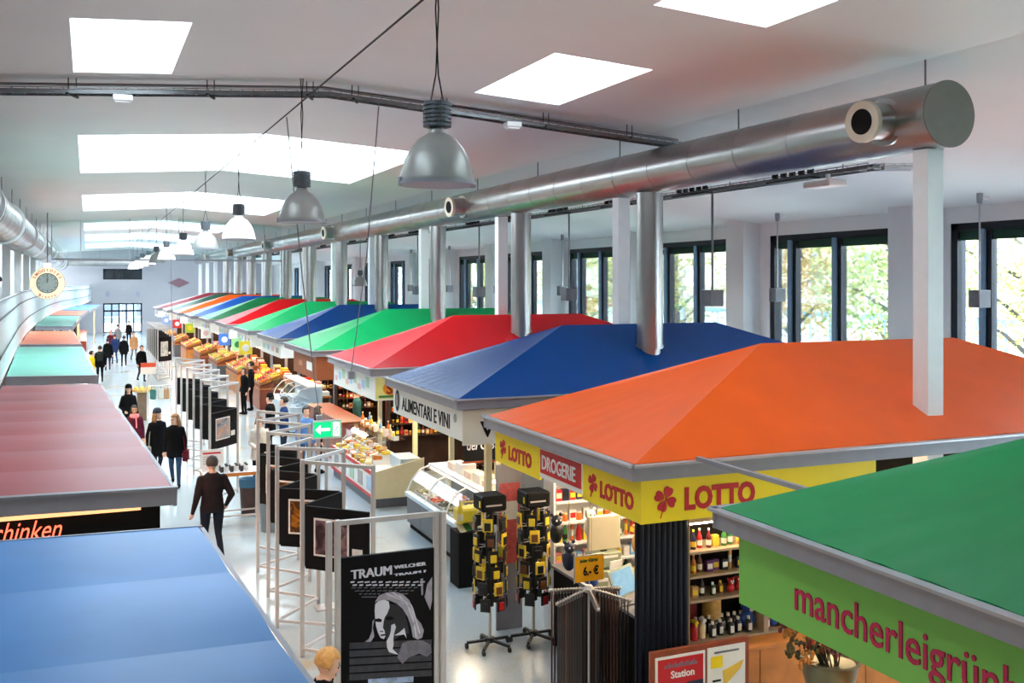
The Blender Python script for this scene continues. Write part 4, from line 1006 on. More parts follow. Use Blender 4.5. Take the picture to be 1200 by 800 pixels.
person('person in dark coat with backpack walking away in the middle distance', (0.52, 50.6, 0), PI, 1.74, BLK, BLK, 'dark', backpack=cloth('dark_pack', 36, 42, 40), coat=.75, stride=.2, voxel=.02)
far = [((.98, 57.5, 0), PI, BLK, DEN, 'dark', 'person in black standing beside the far food counter'), ((1.42, 62.0, 0), PI+.2, NAV, JEA, 'brown', 'person in navy jacket walking away far down the aisle'),
       ((1.86, 60.0, 0), PI, BLK, BLK, 'brown', 'person in long black coat far down the aisle'), ((1.30, 66.5, 0), 0, MAR, DEN, 'brown', 'person in dark red top far down the aisle'),
       ((2.55, 64.0, 0), .3, TAN, GRY, 'grey', 'person in tan coat far down the aisle'), ((2.35, 50.5, 0), .4, BLK, DEN, 'brown', 'person in black by the pedestal with fruit'),
       ((0.15, 47.3, 0), PI/2, YEL, DEN, 'dark', 'person in bright yellow jacket at the far gallery stalls'), ((1.95, 76.0, 0), PI, GRY, DEN, 'dark', 'person in grey near the far glass doors'),
       ((2.9, 82.0, 0), 0, BLK, BLK, 'dark', 'person in black right before the far glass doors')]
for lc, rz, tp, lg, hr, lab in far: person(lab, lc, rz, 1.72, tp, lg, hr, voxel=.024, coat=.7, stride=.16)
person('woman in off-white jacket with a dark bag standing behind the display panels', (3.62, 23.3, 0), -.2, 1.66, CRM, BLK, 'light brown', .1, coat=.72, bag=(1, BLK), la=((-.06,-.02,-.28),(.06,-.2,-.34)))
person('man in black shirt and trousers standing at the wooden produce counter', (5.55, 37.6, 0), -PI/2-.2, 1.80, BLK, BLK, 'dark', la=((-.08,-.04,-.28),(.02,-.22,-.34)), voxel=.018)
person('woman in black beside the man at the wooden produce counter', (5.15, 36.6, 0), -PI/2+.4, 1.66, BLK, BLK, 'brown', .15, voxel=.018)
person('customer in navy jacket at the counter with back to the aisle', (4.72, 26.3, 0), -PI/2, 1.74, NAV, DEN, 'dark', voxel=.018)
person('customer in black with dark hat beside the navy jacket', (4.55, 27.4, 0), -PI/2-.3, 1.70, BLK, DEN, 'dark', hat=BLK, coat=.6, voxel=.018)
person('young man with dark hair in blue shirt facing the camera by the counter', (4.86, 24.15, 0), .2, 1.72, LBL, JEA, 'dark', voxel=.016)
person('woman with brown hair in black beside the young man in blue', (5.26, 24.62, 0), PI/2, 1.66, BLK, BLK, 'brown', .2, voxel=.016)
person('shop assistant in black behind the delicatessen counter', (7.8, 17.0, 0), PI/2+.2, 1.75, BLK, BLK, 'dark', voxel=.018)
person('vendor in teal behind the fish and wine counter', (7.0, 27.6, 0), PI/2, 1.74, TEA, BLK, 'brown', voxel=.02)
person('vendor in white behind the far produce', (7.1, 57.0, 0), PI/2, 1.74, WHT, RED, 'dark', voxel=.026)
person('vendor in white apron behind the far bakery counter', (7.2, 50.6, 0), PI/2, 1.74, WHT, BLK, 'dark', voxel=.026)
person('person with dark hair in white leaning at the gallery parapet', (-2.3, 31.0, 3.22), -PI/2, 1.68, WHT, BLK, 'dark', voxel=.022)
# ------------------------------------------------------------------ goods
ORD = ['first','second','third','fourth','fifth','sixth','seventh','eighth','ninth','tenth','eleventh','twelfth','thirteenth','fourteenth','fifteenth','sixteenth','seventeenth','eighteenth','nineteenth','twentieth'] + ['twenty-'+w for w in ('first','second','third','fourth','fifth','sixth','seventh','eighth','ninth')] + ['thirtieth'] + ['thirty-'+w for w in ('first','second','third','fourth','fifth','sixth','seventh','eighth','ninth')]
CL = {'red': (186,32,36), 'dark red': (110,20,26), 'orange': (222,110,30), 'yellow': (232,200,50), 'green': (60,130,60), 'dark green': (24,62,36), 'blue': (40,80,160), 'navy': (26,34,64), 'black': (22,22,26), 'white': (228,226,220),
      'cream': (226,210,170), 'brown': (110,66,36), 'purple': (92,46,100), 'pink': (224,140,150), 'teal': (50,130,130), 'grey': (120,120,124), 'light blue': (120,170,210), 'amber': (190,110,30), 'tan': (196,150,96)}
def gm(c): return mat('goods_'+c.replace(' ', '_'), rgb(*CL[c]), .38, var=.06, scale=18)
GOODS = {}
def goods_mesh(kind, c, c2='white'):
    key = (kind, c, c2)
    if key in GOODS: return GOODS[key]
    b = MB(); ms = [gm(c), gm(c2)]
    if kind == 'bottle':
        b.lathe([(.038,0),(.040,.02),(.040,.15),(.030,.19),(.014,.22),(.013,.27)], 12); b.cur = 1; b.lathe([(.0412,.04),(.0412,.12)], 12, caps=False).lathe([(.016,.262),(.016,.29)], 10)
    elif kind == 'flask':
        b.lathe([(.036,0),(.038,.02),(.038,.11),(.022,.135),(.013,.14)], 12); b.cur = 1; b.lathe([(.017,.138),(.017,.17)], 10).box((-.022,-.0385,.025),(.022,-.03,.10))
    elif kind == 'spray':
        b.lathe([(.040,0),(.042,.02),(.040,.12),(.018,.17),(.016,.19)], 12); b.cur = 1; b.box((-.02,-.06,.185),(.02,.03,.215)); b.box((-.01,-.05,.15),(.01,-.035,.19))
    elif kind == 'box': b.box((-.05,-.035,0),(.05,.035,.15),.004); b.cur = 1; b.box((-.04,-.0365,.04),(.04,-.03,.11))
    elif kind == 'jar': b.lathe([(.038,0),(.042,.01),(.042,.085),(.034,.10)], 12); b.cur = 1; b.lathe([(.037,.098),(.037,.118)], 12)
    elif kind == 'toy':
        b.ball((0,0,.06), .055, .045, .06, 10, 8); b.ball((0,-.005,.15), .048, .042, .045, 10, 8); b.ball((-.04,0,.185), .018, n=8, m=6); b.ball((.04,0,.185), .018, n=8, m=6); b.cur = 1; b.ball((-.017,-.042,.16), .012, n=8, m=6); b.ball((.017,-.042,.16), .012, n=8, m=6); b.ball((0,-.045,.135), .014, n=8, m=6)
    elif kind == 'pack': b.box((-.055,-.008,-.16),(.055,.008,-.02),.003); b.cur = 1; b.box((-.035,-.02,-.145),(.035,-.008,-.06),.004); b.box((-.01,-.004,-.02),(.01,.004,.0))
    elif kind == 'tube': b.lathe([(.025,0),(.025,.25),(.02,.26)], 12); b.cur = 1; b.lathe([(.0262,.08),(.0262,.18)], 12, caps=False)
    elif kind == 'cheese': b.prism([(-.10,0),(.10,0),(.10,.07),(-.10,.10)], (0,.06,0), (1,0,0), (0,0,1), .12); b.cur = 1; b.box((-.035,-.065,.02),(.035,-.055,.055))
    elif kind == 'wheel': b.lathe([(.10,0),(.105,.01),(.105,.06),(.10,.07)], 16); b.cur = 1; b.lathe([(.05,.07),(.05,.073)], 12)
    GOODS[key] = b.mesh(kind, ms, kind in ('bottle','flask','spray','jar','toy','tube','wheel'))
    return GOODS[key]
KN = {'bottle': 'bottle', 'flask': 'flask', 'spray': 'spray_bottle', 'box': 'carton', 'jar': 'jar', 'toy': 'plush_toy', 'pack': 'product_pack', 'tube': 'tube', 'cheese': 'cheese_wedge', 'wheel': 'round_cheese'}
def good(kind, c, c2, loc, label, group, rotz=0.0, s=1.0):
    o = inst(goods_mesh(kind, c, c2), KN[kind], None, loc, (0,0,rotz), (s,s,s))
    return tag(o, label, KN[kind].split('_')[-1], group)

# --- near face of the orange stall: roller shutter, cabinet, wooden counter
t = thing('roller_shutter', 'dark navy ribbed roller shutter under the yellow corner sign', 'shutter', (5.22, 8.95, 0))
M_rib = mat('navy_shutter', rgb(9, 17, 32), .5, .0, spec=.25, var=.08)
rib = MB().lathe([(.036,0.02),(.036,2.34)], 10).mesh('rib', M_rib, True)
for i in range(9): inst(rib, 'rib', t, (.04+.066*i, 0, 0))
MB().box((-.01,0,0),(.62,.04,2.36)).build('backing', M_rib, t)
t = thing('wooden_counter', 'warm wooden counter front below the toy cabinet', 'counter', (5.87, 8.72, 0))
for i in range(7): MB().box((.0+.72*i,0,0),(.72*i+.712,.24,.84),.004).build('front_panel', M_wood, t)
MB().box((-.03,-.03,.84),(5.08,.26,.88),.006).build('counter_top', M_wood, t)
M_cab = mat('greyish_oak', rgb(168, 148, 122), .5, var=.15, scale=4)
CX0, CY0, CZ0 = 5.86, 9.0, .885; CW = 1.95
t = thing('display_cabinet', 'open oak display cabinet filled with bottles and toys beside the navy shutter', 'cabinet', (CX0, CY0, CZ0))
for x in (0, 1.02, CW): MB().box((x-.03,0,0),(x+.03,.42,1.32)).build('upright', M_cab, t)
MB().box((0,.40,0),(CW,.42,1.32)).build('back', M_dark, t); MB().box((-.03,-.02,1.30),(CW+.03,.42,1.35)).build('cornice', M_cab, t)
TZ_ = [0, .46, .72, .98]
for z in TZ_: MB().box((.03,-.01,z-.02),(CW-.03,.40,z+.005)).build('shelf', M_cab, t)
MB().box((.05,.03,1.27),(CW-.05,.06,1.29)).build('strip_light', M_warm, t)
tn = ['lowest', 'second', 'third', 'top']
rowdef = {3: [('bottle','navy'),('bottle','red'),('bottle','dark red'),('box','yellow'),('bottle','green'),('bottle','green'),('bottle','tan'),('bottle','black'),('bottle','yellow'),('tube','brown'),('tube','amber'),('box','cream'),('bottle','red'),('box','blue'),('bottle','amber'),('box','red'),('bottle','green'),('box','purple')],
          2: [('bottle','amber'),('bottle','brown'),('box','purple'),('box','purple'),('box','black'),('tube','tan'),('box','navy'),('tube','red'),('box','navy'),('box','navy'),('box','blue'),('bottle','black'),('box','dark red'),('tube','orange'),('box','navy'),('bottle','blue'),('box','black'),('box','grey')],
          1: [('box','tan'),('bottle','black'),('flask','dark green'),('flask','brown'),('toy','red'),('toy','red'),('toy','pink'),('toy','red'),('toy','orange'),('toy','brown'),('toy','cream'),('toy','tan'),('toy','grey'),('toy','red'),('toy','yellow')],
          0: [('spray','red'),('spray','cream'),('flask','black'),('flask','black'),('flask','black'),('flask','navy'),('flask','black'),('flask','black'),('flask','red'),('toy','blue'),('bottle','brown'),('bottle','navy'),('box','red'),('box','blue'),('jar','amber')]}
for r_, row in rowdef.items():
    n = len(row)
    for i, (kd, c) in enumerate(row):
        x = CX0+.09+(CW-.18)*(i+.5)/n
        if abs(x-CX0-1.02) < .06: x += .07
        c2 = {'black': 'white', 'white': 'red'}.get(c, 'white' if i % 3 else 'yellow')
        sc = (.72 if kd in ('bottle',) else .8) if r_ else 1.0
        good(kd, c, c2, (x, CY0+.10+.03*(i % 2), CZ0+TZ_[r_]+.006), '%s %s on the %s shelf of the oak cabinet, %s from the shutter' % (c, KN[kd].replace('_',' '), tn[r_], ORD[i]), 'goods in the oak cabinet', s=sc)
for i in range(8):
    good('flask', 'black', 'white', (CX0+.26+.085*i, CY0+.24, CZ0+.006), 'black flask in the back row of the lowest cabinet shelf, %s from the shutter' % ORD[i], 'goods in the oak cabinet', s=1.1)
tag(MB().lathe([(.11,0),(.115,.02),(.105,.34),(.10,.36)], 20).lathe([(.118,.0),(.118,.02)], 20).build('cork_cylinder', mat('straw_cork', rgb(196,160,90), .6, var=.2, scale=20), loc=(CX0+.52, CY0+.32, CZ0+.006), smooth=True), 'tall straw-coloured cylinder at the back of the lowest cabinet shelf', 'container')
o = inst(goods_mesh('toy', 'blue', 'white'), 'plush_toy', None, (CX0+.90, CY0+.18, CZ0+.006), (0,0,0), (1.7,1.7,1.7)); tag(o, 'big-eyed blue plush toy on the lowest cabinet shelf', 'toy')
tag(MB().box((0,0,0),(.30,.02,.34)).box((.02,-.004,.1),(.28,0,.2)).build('red_box', gm('dark red'), loc=(CX0+.05, CY0+.35, CZ0+.006)), 'flat dark red box leaning at the back of the lowest cabinet shelf', 'box')
# notice board
t = thing('notice_board', 'wooden notice board with red station poster and white sheet', 'notice board', (5.12, 8.52, 0))
MB().box((0,0,0),(1.18,.045,1.08),.006).build('board', M_wood2, t)
b = MB().box((.05,-.012,.25),(.63,0,1.02)).build('poster', M_signwhite, t); MB().box((.075,-.016,.74),(.605,-.012,.995)).build('red_field', M_signred, b)
MB().box((.075,-.016,.27),(.605,-.012,.74)).build('navy_field', mat('poster_navy', rgb(30,36,62), .5), b); text('Station', .10, M_signwhite, b, (.22, -.017, .80), SY, SZ, bold=.02)
for k in range(16): MB().box((.15+.024*k,-.018,.905),(.168+.024*k,-.015,.93+.012*(k % 3))).build('small_letter', M_pg, b)
MB().prism([(.26,.745),(.42,.745),(.34,.69)], (0,-.014,0), SY, SZ, .005).build('pointer', M_signred, b)
for k in range(4): MB().box((.22,-.018,.62-.05*k),(.48,-.015,.64-.05*k)).build('text_line', M_pl, b)
b = MB().box((.66,-.012,.25),(1.12,0,1.03)).build('white_sheet', M_signwhite, t)
MB().box((.70,-.016,.82),(.84,-.012,.94)).build('sticky_note', M_yellow, b); MB().prism([(.86,.62),(1.06,.78),(1.10,.86),(.84,.78)], (0,-.012,0), SY, SZ, .004).build('yellow_shape', mat('ochre_print', rgb(232,190,70), .5), b)
MB().box((.74,-.016,.965),(1.04,-.012,.985)).build('header_line', M_pg, b)
for k in range(3): MB().box((.72,-.016,.68-.09*k),(.82,-.012,.70-.09*k)).build('text_line', M_ink, b)
# flower pot on a stool (plant shop)
t = thing('wooden_stool', 'wooden stool carrying the metal flower pot', 'stool', (6.42, 7.45, 0))
MB().box((-.24,-.24,.78),(.24,.24,.84),.01).build('seat', M_wood, t)
for sx in (-.2,.2):
    for sy in (-.2,.2): MB().box((sx-.025,sy-.025,0),(sx+.025,sy+.025,.78)).build('leg', M_wood, t)
t = thing('flower_pot', 'metal pot with dark red and orange dried flowers below the lime sign', 'potted plant', (6.42, 7.45, .84))
MB().lathe([(.17,0),(.19,.02),(.25,.24),(.27,.34),(.29,.36),(.27,.37),(.24,.33),(.0,.31)], 28).build('pot', mat('olive_metal', rgb(120,112,84), .3, .7, var=.12), t, smooth=True)
rr = random.Random(3); M_stem = mat('dark_stem', rgb(40,44,30), .6); FL = [mat('flower_'+n, rgb(*c), .6, var=.2) for n, c in (('rust', (150,62,24)), ('dark_red', (90,22,22)), ('olive', (70,66,30)), ('ochre', (176,110,40)))]
for i in range(30):
    a = rr.uniform(0, 2*PI); sp = rr.uniform(.08,.42); h = rr.uniform(.55,1.08)
    tip = (sp*math.cos(a)-.16, sp*math.sin(a), h)
    MB().tube([(.08*math.cos(a),.08*math.sin(a),.30),(tip[0]*.5,tip[1]*.5,.3+h*.4),tip], [.007,.006,.004], 5).build('stem', M_stem, t)
    g = MB()
    for k in range(rr.randint(4,7)):
        q = (tip[0]+rr.uniform(-.05,.05), tip[1]+rr.uniform(-.05,.05), tip[2]-rr.uniform(0,.16)); d = Vector((rr.uniform(-1,1), rr.uniform(-1,1), rr.uniform(.2,1))).normalized()*.045
        g.ball(q, .022, .014, .03, 7, 5); g.obox(Vector(q)+d*.6, d, d.cross(Vector((0,0,1)))*.4, d.cross(Vector((1,0,0)))*.06)
    g.build('flower_head', FL[i % 4], t)
t = thing('flower_pot', 'small pot of pale and yellow blossoms at the lower edge', 'potted plant', (6.75, 6.95, .62))
MB().lathe([(.09,0),(.13,.18),(.135,.2)], 18).build('pot', gm('grey'), t, smooth=True)
for i in range(14):
    a, q = rr.uniform(0,2*PI), rr.uniform(.02,.14); MB().tube([(0,0,.18),(q*math.cos(a),q*math.sin(a),.32)], .004, 5).ball((q*math.cos(a),q*math.sin(a),.34), .03, n=8, m=6).build('blossom', [gm('cream'), gm('yellow'), gm('orange')][i % 3], t)
t = thing('plant_table', 'low wooden table carrying the blossom pot', 'table', (6.75, 6.95, 0)); MB().box((-.3,-.3,.57),(.3,.3,.62),.006).build('table_top', M_wood, t)
for sx in (-.26,.26):
    for sy in (-.26,.26): MB().box((sx-.025,sy-.025,0),(sx+.025,sy+.025,.57)).build('leg', M_wood, t)

# --- aisle side of the orange stall: spinner racks, belt rack, cash desk
def spinner(x, y, label, nm, seed):
    rr = random.Random(seed); t = thing('spinner_rack', label, 'rack', (x, y, 0))
    MB().tube([(0,0,.08),(0,0,1.95)], .02, 10).build('pole', M_post, t)
    for k in range(5):
        a = k*2*PI/5+.3; e = (.30*math.cos(a), .30*math.sin(a), .075)
        ft = MB().bar((0,0,.11), e, .035, .03).build('foot', M_cable, t); MB().tube([(e[0]-.015,e[1],.035),(e[0]+.015,e[1],.035)], .035, 10).build('caster', M_cable, ft)
    MB().lathe([(.06,.08),(.06,.14)], 12).build('hub', M_cable, t)
    h = MB().box((-.17,-.17,1.80),(.17,.17,2.0),.02).build('header_box', M_ink, t); MB().box((-.12,-.175,1.87),(.1,-.17,1.89)).build('header_line', M_post, h); MB().box((-.175,-.1,1.85),(-.17,-.06,1.93)).build('header_mark', M_yellow, h)
    MB().lathe([(.055,.55),(.055,1.8)], 8).build('core', M_cable, t)
    hooks = MB()
    for lv in range(6):
        z = 1.74-.205*lv
        for k in range(6):
            a = k*PI/3+.18*lv; ca, sa = math.cos(a), math.sin(a)
            hooks.tube([(.05*ca,.05*sa,z),(.20*ca,.20*sa,z+.01)], .005, 4)
            c = [('black','yellow'),('yellow','brown'),('black','black'),('yellow','black'),('black','brown'),('black','yellow')][(k*5+lv*7+seed) % 6]
            if lv == 5: c = [('black','red'),('black','black')][k % 2]
            good('pack', c[0], c[1], (x+.205*ca, y+.205*sa, z), '%s pack with %s goods in row %s of the %s spinner rack, hook %s' % (c[0], c[1], ORD[lv], nm, ORD[k]), 'packs on the %s spinner rack' % nm, a+PI/2, 1.18)
    hooks.build('hook_arms', M_post, t)
    return t
spinner(4.80, 12.0, 'black spinner rack on casters with hanging packs beside the deli counter', 'outer', 1)
spinner(5.42, 12.0, 'black spinner rack on casters with hanging packs below the red shop sign', 'inner', 4)
BX, BY = 5.13, 9.85
t = thing('belt_rack', 'steel belt rack with six arms full of dark belts', 'rack', (BX, BY, 0))
MB().tube([(0,0,0),(0,0,1.36)], .018, 10).build('pole', M_post, t); MB().lathe([(.24,0),(.23,.03),(.03,.05)], 20).build('foot', M_cable, t); MB().lathe([(.05,1.30),(.06,1.34),(.03,1.38)], 12).build('hub', M_post, t)
M_strap = [mat('leather_black', rgb(24,20,22), .4), mat('leather_dark_brown', rgb(44,26,20), .4), mat('leather_brown', rgb(96,52,26), .4), mat('leather_grey', rgb(120,114,116), .5)]
strap = [MB().box((-.017,-.003,-1.12),(.017,.003,-.01)).add([(-.017,-.003,-1.12),(.017,-.003,-1.12),(0,0,-1.15)], [(0,1,2)]).mesh('strap', m_) for m_ in M_strap]
buck = MB().tube([(-.022,0,-.02),(.022,0,-.02),(.022,0,.03),(-.022,0,.03),(-.022,0,-.02)], .005, 5).tube([(0,-.004,-.01),(0,-.004,.03)], .003, 4).mesh('buckle', M_steel)
n_b = 0
for k in range(6):
    a = k*PI/3+.25; ca, sa = math.cos(a), math.sin(a)
    MB().tube([(0,0,1.34),(.22*ca,.22*sa,1.31),(.46*ca,.46*sa,1.26)], .012, 6).ball((.47*ca,.47*sa,1.26), .02, n=8, m=6).build('arm', M_post, t)
    for j in range(10):
        d = .12+.036*j; mi = 3 if (k == 4 and j == 8) else [0,0,1,0,1,2,0,1,0,0][(j+k*3) % 10] if not (k == 0 and j > 5) else 2
        o = tag(inst(strap[mi], 'belt', None, (BX+d*ca, BY+d*sa, 1.335-.17*d), (0,0,a+PI/2)), '%s leather belt on arm %s of the belt rack, %s from the pole' % (['black','dark brown','tan brown','grey'][mi], ORD[k], ORD[j]), 'belt', 'belts on the belt rack')
        inst(buck, 'buckle', o, (0,0,-.01))
t = thing('price_sign', 'orange-yellow price sign standing on the belt rack', 'sign', (BX, BY, 1.375))
MB().tube([(0,0,0),(0,0,.05)], .008, 6).build('stem', M_post, t); b = MB().box((-.18,-.008,.05),(.18,.008,.33)).build('price_card', mat('price_amber', rgb(250,178,20), .5, var=.03), t)
MB().box((-.19,-.006,.04),(-.18,.006,.34)).box((-.19,-.006,.33),(.19,.006,.34)).build('card_holder', M_alul, t)
text('jeder Gürtel', .055, mat('dark_green_ink', rgb(20,90,40), .5), b, (-.12, -.009, .265), SY, SZ, bold=.02, sx=.8); text('6.- €', .13, M_ink, b, (-.08, -.009, .12), SY, SZ, bold=.03, sx=.75)
t = thing('cash_desk', 'dark cash desk behind the belt rack', 'counter', (5.62, 9.5, 0))
MB().box((0,0,0),(.7,2.3,1.0)).build('desk_body', M_dark, t); MB().box((-.03,-.03,1.0),(.73,2.33,1.04),.005).build('desk_top', gm('grey'), t)
t = thing('cash_register', 'beige cash register with its screen turned away', 'cash register', (5.80, 10.75, 1.04))
MB().box((-.2,-.15,0),(.2,.2,.22),.01).build('register_base', mat('register_green_grey', rgb(150,158,130), .5), t); MB().box((-.17,-.155,.10),(.15,-.15,.14)).build('paper_slot', M_signwhite, t); MB().box((-.19,-.10,.24),(.19,.15,.42),.01).build('drawer_housing', mat('register_green_grey', rgb(150,158,130), .5), t)
MB().box((-.16,-.105,.36),(.14,-.1,.39)).build('label_strip', M_signwhite, t); MB().box((-.22,-.02,.44),(.22,.04,.86),.012).build('screen_back', mat('register_beige', rgb(196,186,158), .5, var=.03), t); MB().box((-.04,0,.4),(.04,.03,.46)).build('screen_neck', M_cable, t)
t = thing('tablet_stand', 'small tilted customer screen with a blue display on the cash desk', 'screen', (5.66, 10.0, 1.04), rotz=.15)
MB().box((-.12,-.05,0),(.12,.08,.02)).build('stand_base', gm('grey'), t); MB().bar((0,0,.02),(0,.05,.2),.03).build('stand_neck', gm('grey'), t)
c = Vector((0,.02,.27)); u = Vector((.95,.0,.16)).normalized(); v = Vector((-.15,.35,.92)).normalized(); w_ = u.cross(v)
b = MB().obox(c, u*.17, v*.16, w_*.012).build('bezel', mat('pale_green_bezel', rgb(190,200,180), .5), t); MB().obox(c+w_*.013*(-1 if w_.y > 0 else 1), u*.145, v*.135, w_*.002).build('display', mat('blue_display', rgb(120,160,186), .3, var=.15, scale=14, emit=.25), b)
t = thing('note_sheet', 'white printed note standing beside the cash register', 'sign', (5.70, 10.3, 1.04))
MB().obox((0,0,.22), (.09,.02,0), (.002,-.008,0), (.02,0,.21)).build('sheet', M_signwhite, t); MB().box((-.07,-.04,0),(.07,.05,.015)).build('sheet_foot', M_white, t)
mg = ['pink','red','cream','blue','white','light blue','orange','white']
for i in range(8):
    g = MB(); g.obox((0,0,.13), (.105,.02,0), (0,.005,0), (.01,.06,.125)); g.cur = 1; g.obox((0,-.008,.19), (.08,.015,0), (0,.004,0), (.004,.02,.035))
    tag(g.build('magazine', [gm(mg[i]), gm(mg[(i+3) % 8])], loc=(5.68+.05*i, 9.58+.05*(i % 3), 1.04), rotz=.25*((i % 3)-1)), '%s magazine leaning on the cash desk, %s from the aisle' % (mg[i], ORD[i]), 'magazine', 'magazines on the cash desk')
# shelf walls inside the orange stall
def shelf_unit(label, loc, W, Dp, zs, H, rotz, m, nm, rows, back=M_white, per=.105):
    t = thing('shelf_unit', label, 'shelf', loc, rotz)
    for x in (0, W): MB().box((x-.015,0,0),(x+.015,Dp,H)).build('upright', m, t)
    MB().box((0,Dp-.015,0),(W,Dp,H)).build('back', back, t)
    for z in zs: MB().box((0,0,z-.02),(W,Dp,z+.005)).build('shelf', m, t)
    cr, sr = math.cos(rotz), math.sin(rotz); rr = random.Random(len(label))
    for zi, z in enumerate(zs):
        row = rows[zi % len(rows)]; n = int((W-.1)/per)
        for i in range(n):
            kd, c = row[(i*3+zi) % len(row)]; lx, ly = .05+per*(i+.5), Dp*.35
            good(kd, c, rr.choice(['white','yellow','red','black','cream']), (loc[0]+lx*cr-ly*sr, loc[1]+lx*sr+ly*cr, loc[2]+z+.006), '%s %s, %s along %s shelf of the %s' % (c, KN[kd].replace('_',' '), ORD[i], ORD[zi], nm), 'goods on the %s' % nm, rotz, rr.uniform(.82,1.05))
    return t
mixA = [[('jar','amber'),('jar','orange'),('box','white'),('jar','red'),('box','white'),('jar','brown')], [('box','blue'),('bottle','dark green'),('box','navy'),('tube','green'),('box','cream'),('box','red')], [('box','white'),('bottle','white'),('box','pink'),('box','light blue')], [('bottle','red'),('tube','orange'),('bottle','green'),('box','yellow')]]
shelf_unit('white shelf unit with jars and cartons at the back of the orange stall', (5.75, 12.04, 0), 1.5, .32, [.3,.62,.94,1.22,1.50,1.78,2.08], 2.4, 0, M_white, 'white jar shelf', mixA)
shelf_unit('white shelf unit with toys and boxes inside the orange stall', (7.35, 11.8, 0), 2.2, .32, [.62,1.0,1.32,1.64,1.95], 2.4, -PI/2, M_white, 'white toy shelf', [[('toy','brown'),('box','yellow'),('toy','white'),('box','green'),('toy','grey')], [('box','red'),('tube','green'),('toy','orange'),('box','navy')], [('bottle','blue'),('toy','tan'),('box','orange'),('toy','pink')]])
for i, (c, x, y, z) in enumerate((('navy', 5.50, 11.1, 1.45), ('blue', 5.55, 10.6, 1.35), ('black', 5.42, 11.3, 1.75), ('white', 5.95, 11.4, 1.75), ('tan', 6.6, 11.3, 1.5))):
    o = tag(MB().ball((0,0,-.16), .09, .07, .13, 10, 8).ball((0,-.01,.0), .075, .065, .07, 10, 8).ball((-.06,0,.07), .025, n=8, m=6).ball((.06,0,.07), .025, n=8, m=6).build('plush_toy', gm(c), loc=(x,y,z), smooth=True), '%s plush toy hanging from the orange stall roof edge' % c, 'toy', 'hanging plush toys')
    MB().tube([(0,0,.07),(0,0,2.68-z)], .004, 4).build('string', M_gcable, o); MB().ball((-.028,-.07,.01), .013, n=6, m=5).ball((.028,-.07,.01), .013, n=6, m=5).build('eyes', gm('white' if c != 'white' else 'black'), o)
t = thing('price_board', 'narrow grey panel with a red and white price poster beside the spinner racks', 'sign', (5.12, 12.55, 0))
MB().box((0,0,0),(.38,.04,2.25)).build('panel', M_alu, t); MB().box((.04,-.006,.9),(.34,0,2.0)).build('poster', mat('pink_red_poster', rgb(200,90,90), .5, var=.2, scale=12), t); MB().box((.07,-.009,1.5),(.31,-.005,1.75)).build('poster_field', M_signwhite, t)

# --- delicatessen counter of the blue stall
t = thing('deli_counter', 'grey glass-fronted delicatessen counter under the food-and-wine sign', 'counter', (5.68, 15.2, 0))
M_cg = mat('slate_counter', rgb(96,100,108), .4, .2, var=.05); M_lb = mat('ice_blue_edge', rgb(190,210,224), .35, .2)
MB().box((.06,.02,0),(.95,3.3,.12)).build('plinth', M_dark, t)
for i in range(4): MB().box((0,.0+.83*i,.12),(.05,.82+.83*i,.62),.004).build('front_panel', M_cg, t)
MB().box((.05,0,.12),(.95,3.32,.60)).build('body', M_cg, t); MB().box((-.04,-.02,.62),(.08,3.34,.70),.01).build('front_edge', M_lb, t); MB().box((.08,0,.62),(.9,3.32,.66)).build('display_deck', M_lb, t)
gp = [(.0,.70),(.10,.92),(.26,1.10),(.46,1.18)]
for i in range(3):
    g = MB(); y0, y1 = .03+1.1*i, 1.1+1.1*i
    for (xa, za), (xb, zb) in zip(gp, gp[1:]): g.add([(xa,y0,za),(xa,y1,za),(xb,y1,zb),(xb,y0,zb)], [(0,1,2,3)])
    g.build('glass_front', M_cglass, t)
for y in (0, 1.1, 2.2, 3.3): MB().tube([(x-.005, y, z) for x, z in gp], .014, 6).build('glass_rib', M_white, t)
MB().box((.44,-.02,1.16),(.95,3.34,1.21),.006).build('top_shelf', M_white, t); MB().box((.90,0,.66),(.94,3.3,1.16)).build('rear_panel', M_cg, t); MB().box((.46,.05,1.12),(.52,3.28,1.15)).build('strip_light', mat('soft_strip_light', rgb(255,240,220), .5, emit=2.5), t)
FOOD = [('olives', (60,66,36)), ('dried tomatoes', (150,40,26)), ('artichokes', (140,140,90)), ('ham', (206,120,110)), ('white cheese', (226,220,204)), ('aubergine', (60,36,50)), ('peppers', (196,80,30)), ('pasta salad', (214,180,110))]
for i in range(16):
    nm, c = FOOD[(i*3) % 8]; x, y = 5.68+.26+.30*(i % 2), 15.2+.24+.405*(i//2)
    t = thing('food_tray', 'steel tray of %s in the deli counter, %s row from the camera, %s side' % (nm, ORD[i//2], ['front','rear'][i % 2]), 'tray', (x, y, .662+.10*(i % 2)), group='trays in the deli counter')
    MB().box((-.13,-.18,0),(.13,.18,.012)).box((-.13,-.18,0),(-.12,.18,.05)).box((.12,-.18,0),(.13,.18,.05)).box((-.13,-.18,0),(.13,-.17,.05)).box((-.13,.17,0),(.13,.18,.05)).build('tray_pan', M_post, t)
    g = MB()
    for k in range(34): g.ball((rr.uniform(-.10,.10), rr.uniform(-.15,.15), .03+rr.uniform(0,.045)), rr.uniform(.02,.034), n=6, m=4)
    o = g.build('food_heap', mat('food_'+nm.replace(' ', '_'), rgb(*c), .4, var=.25, scale=30), t, smooth=True); o['kind'] = 'stuff'
    if i % 2: MB().box((-.13,-.18,-.10),(.13,.18,0)).build('riser', M_lb, t)
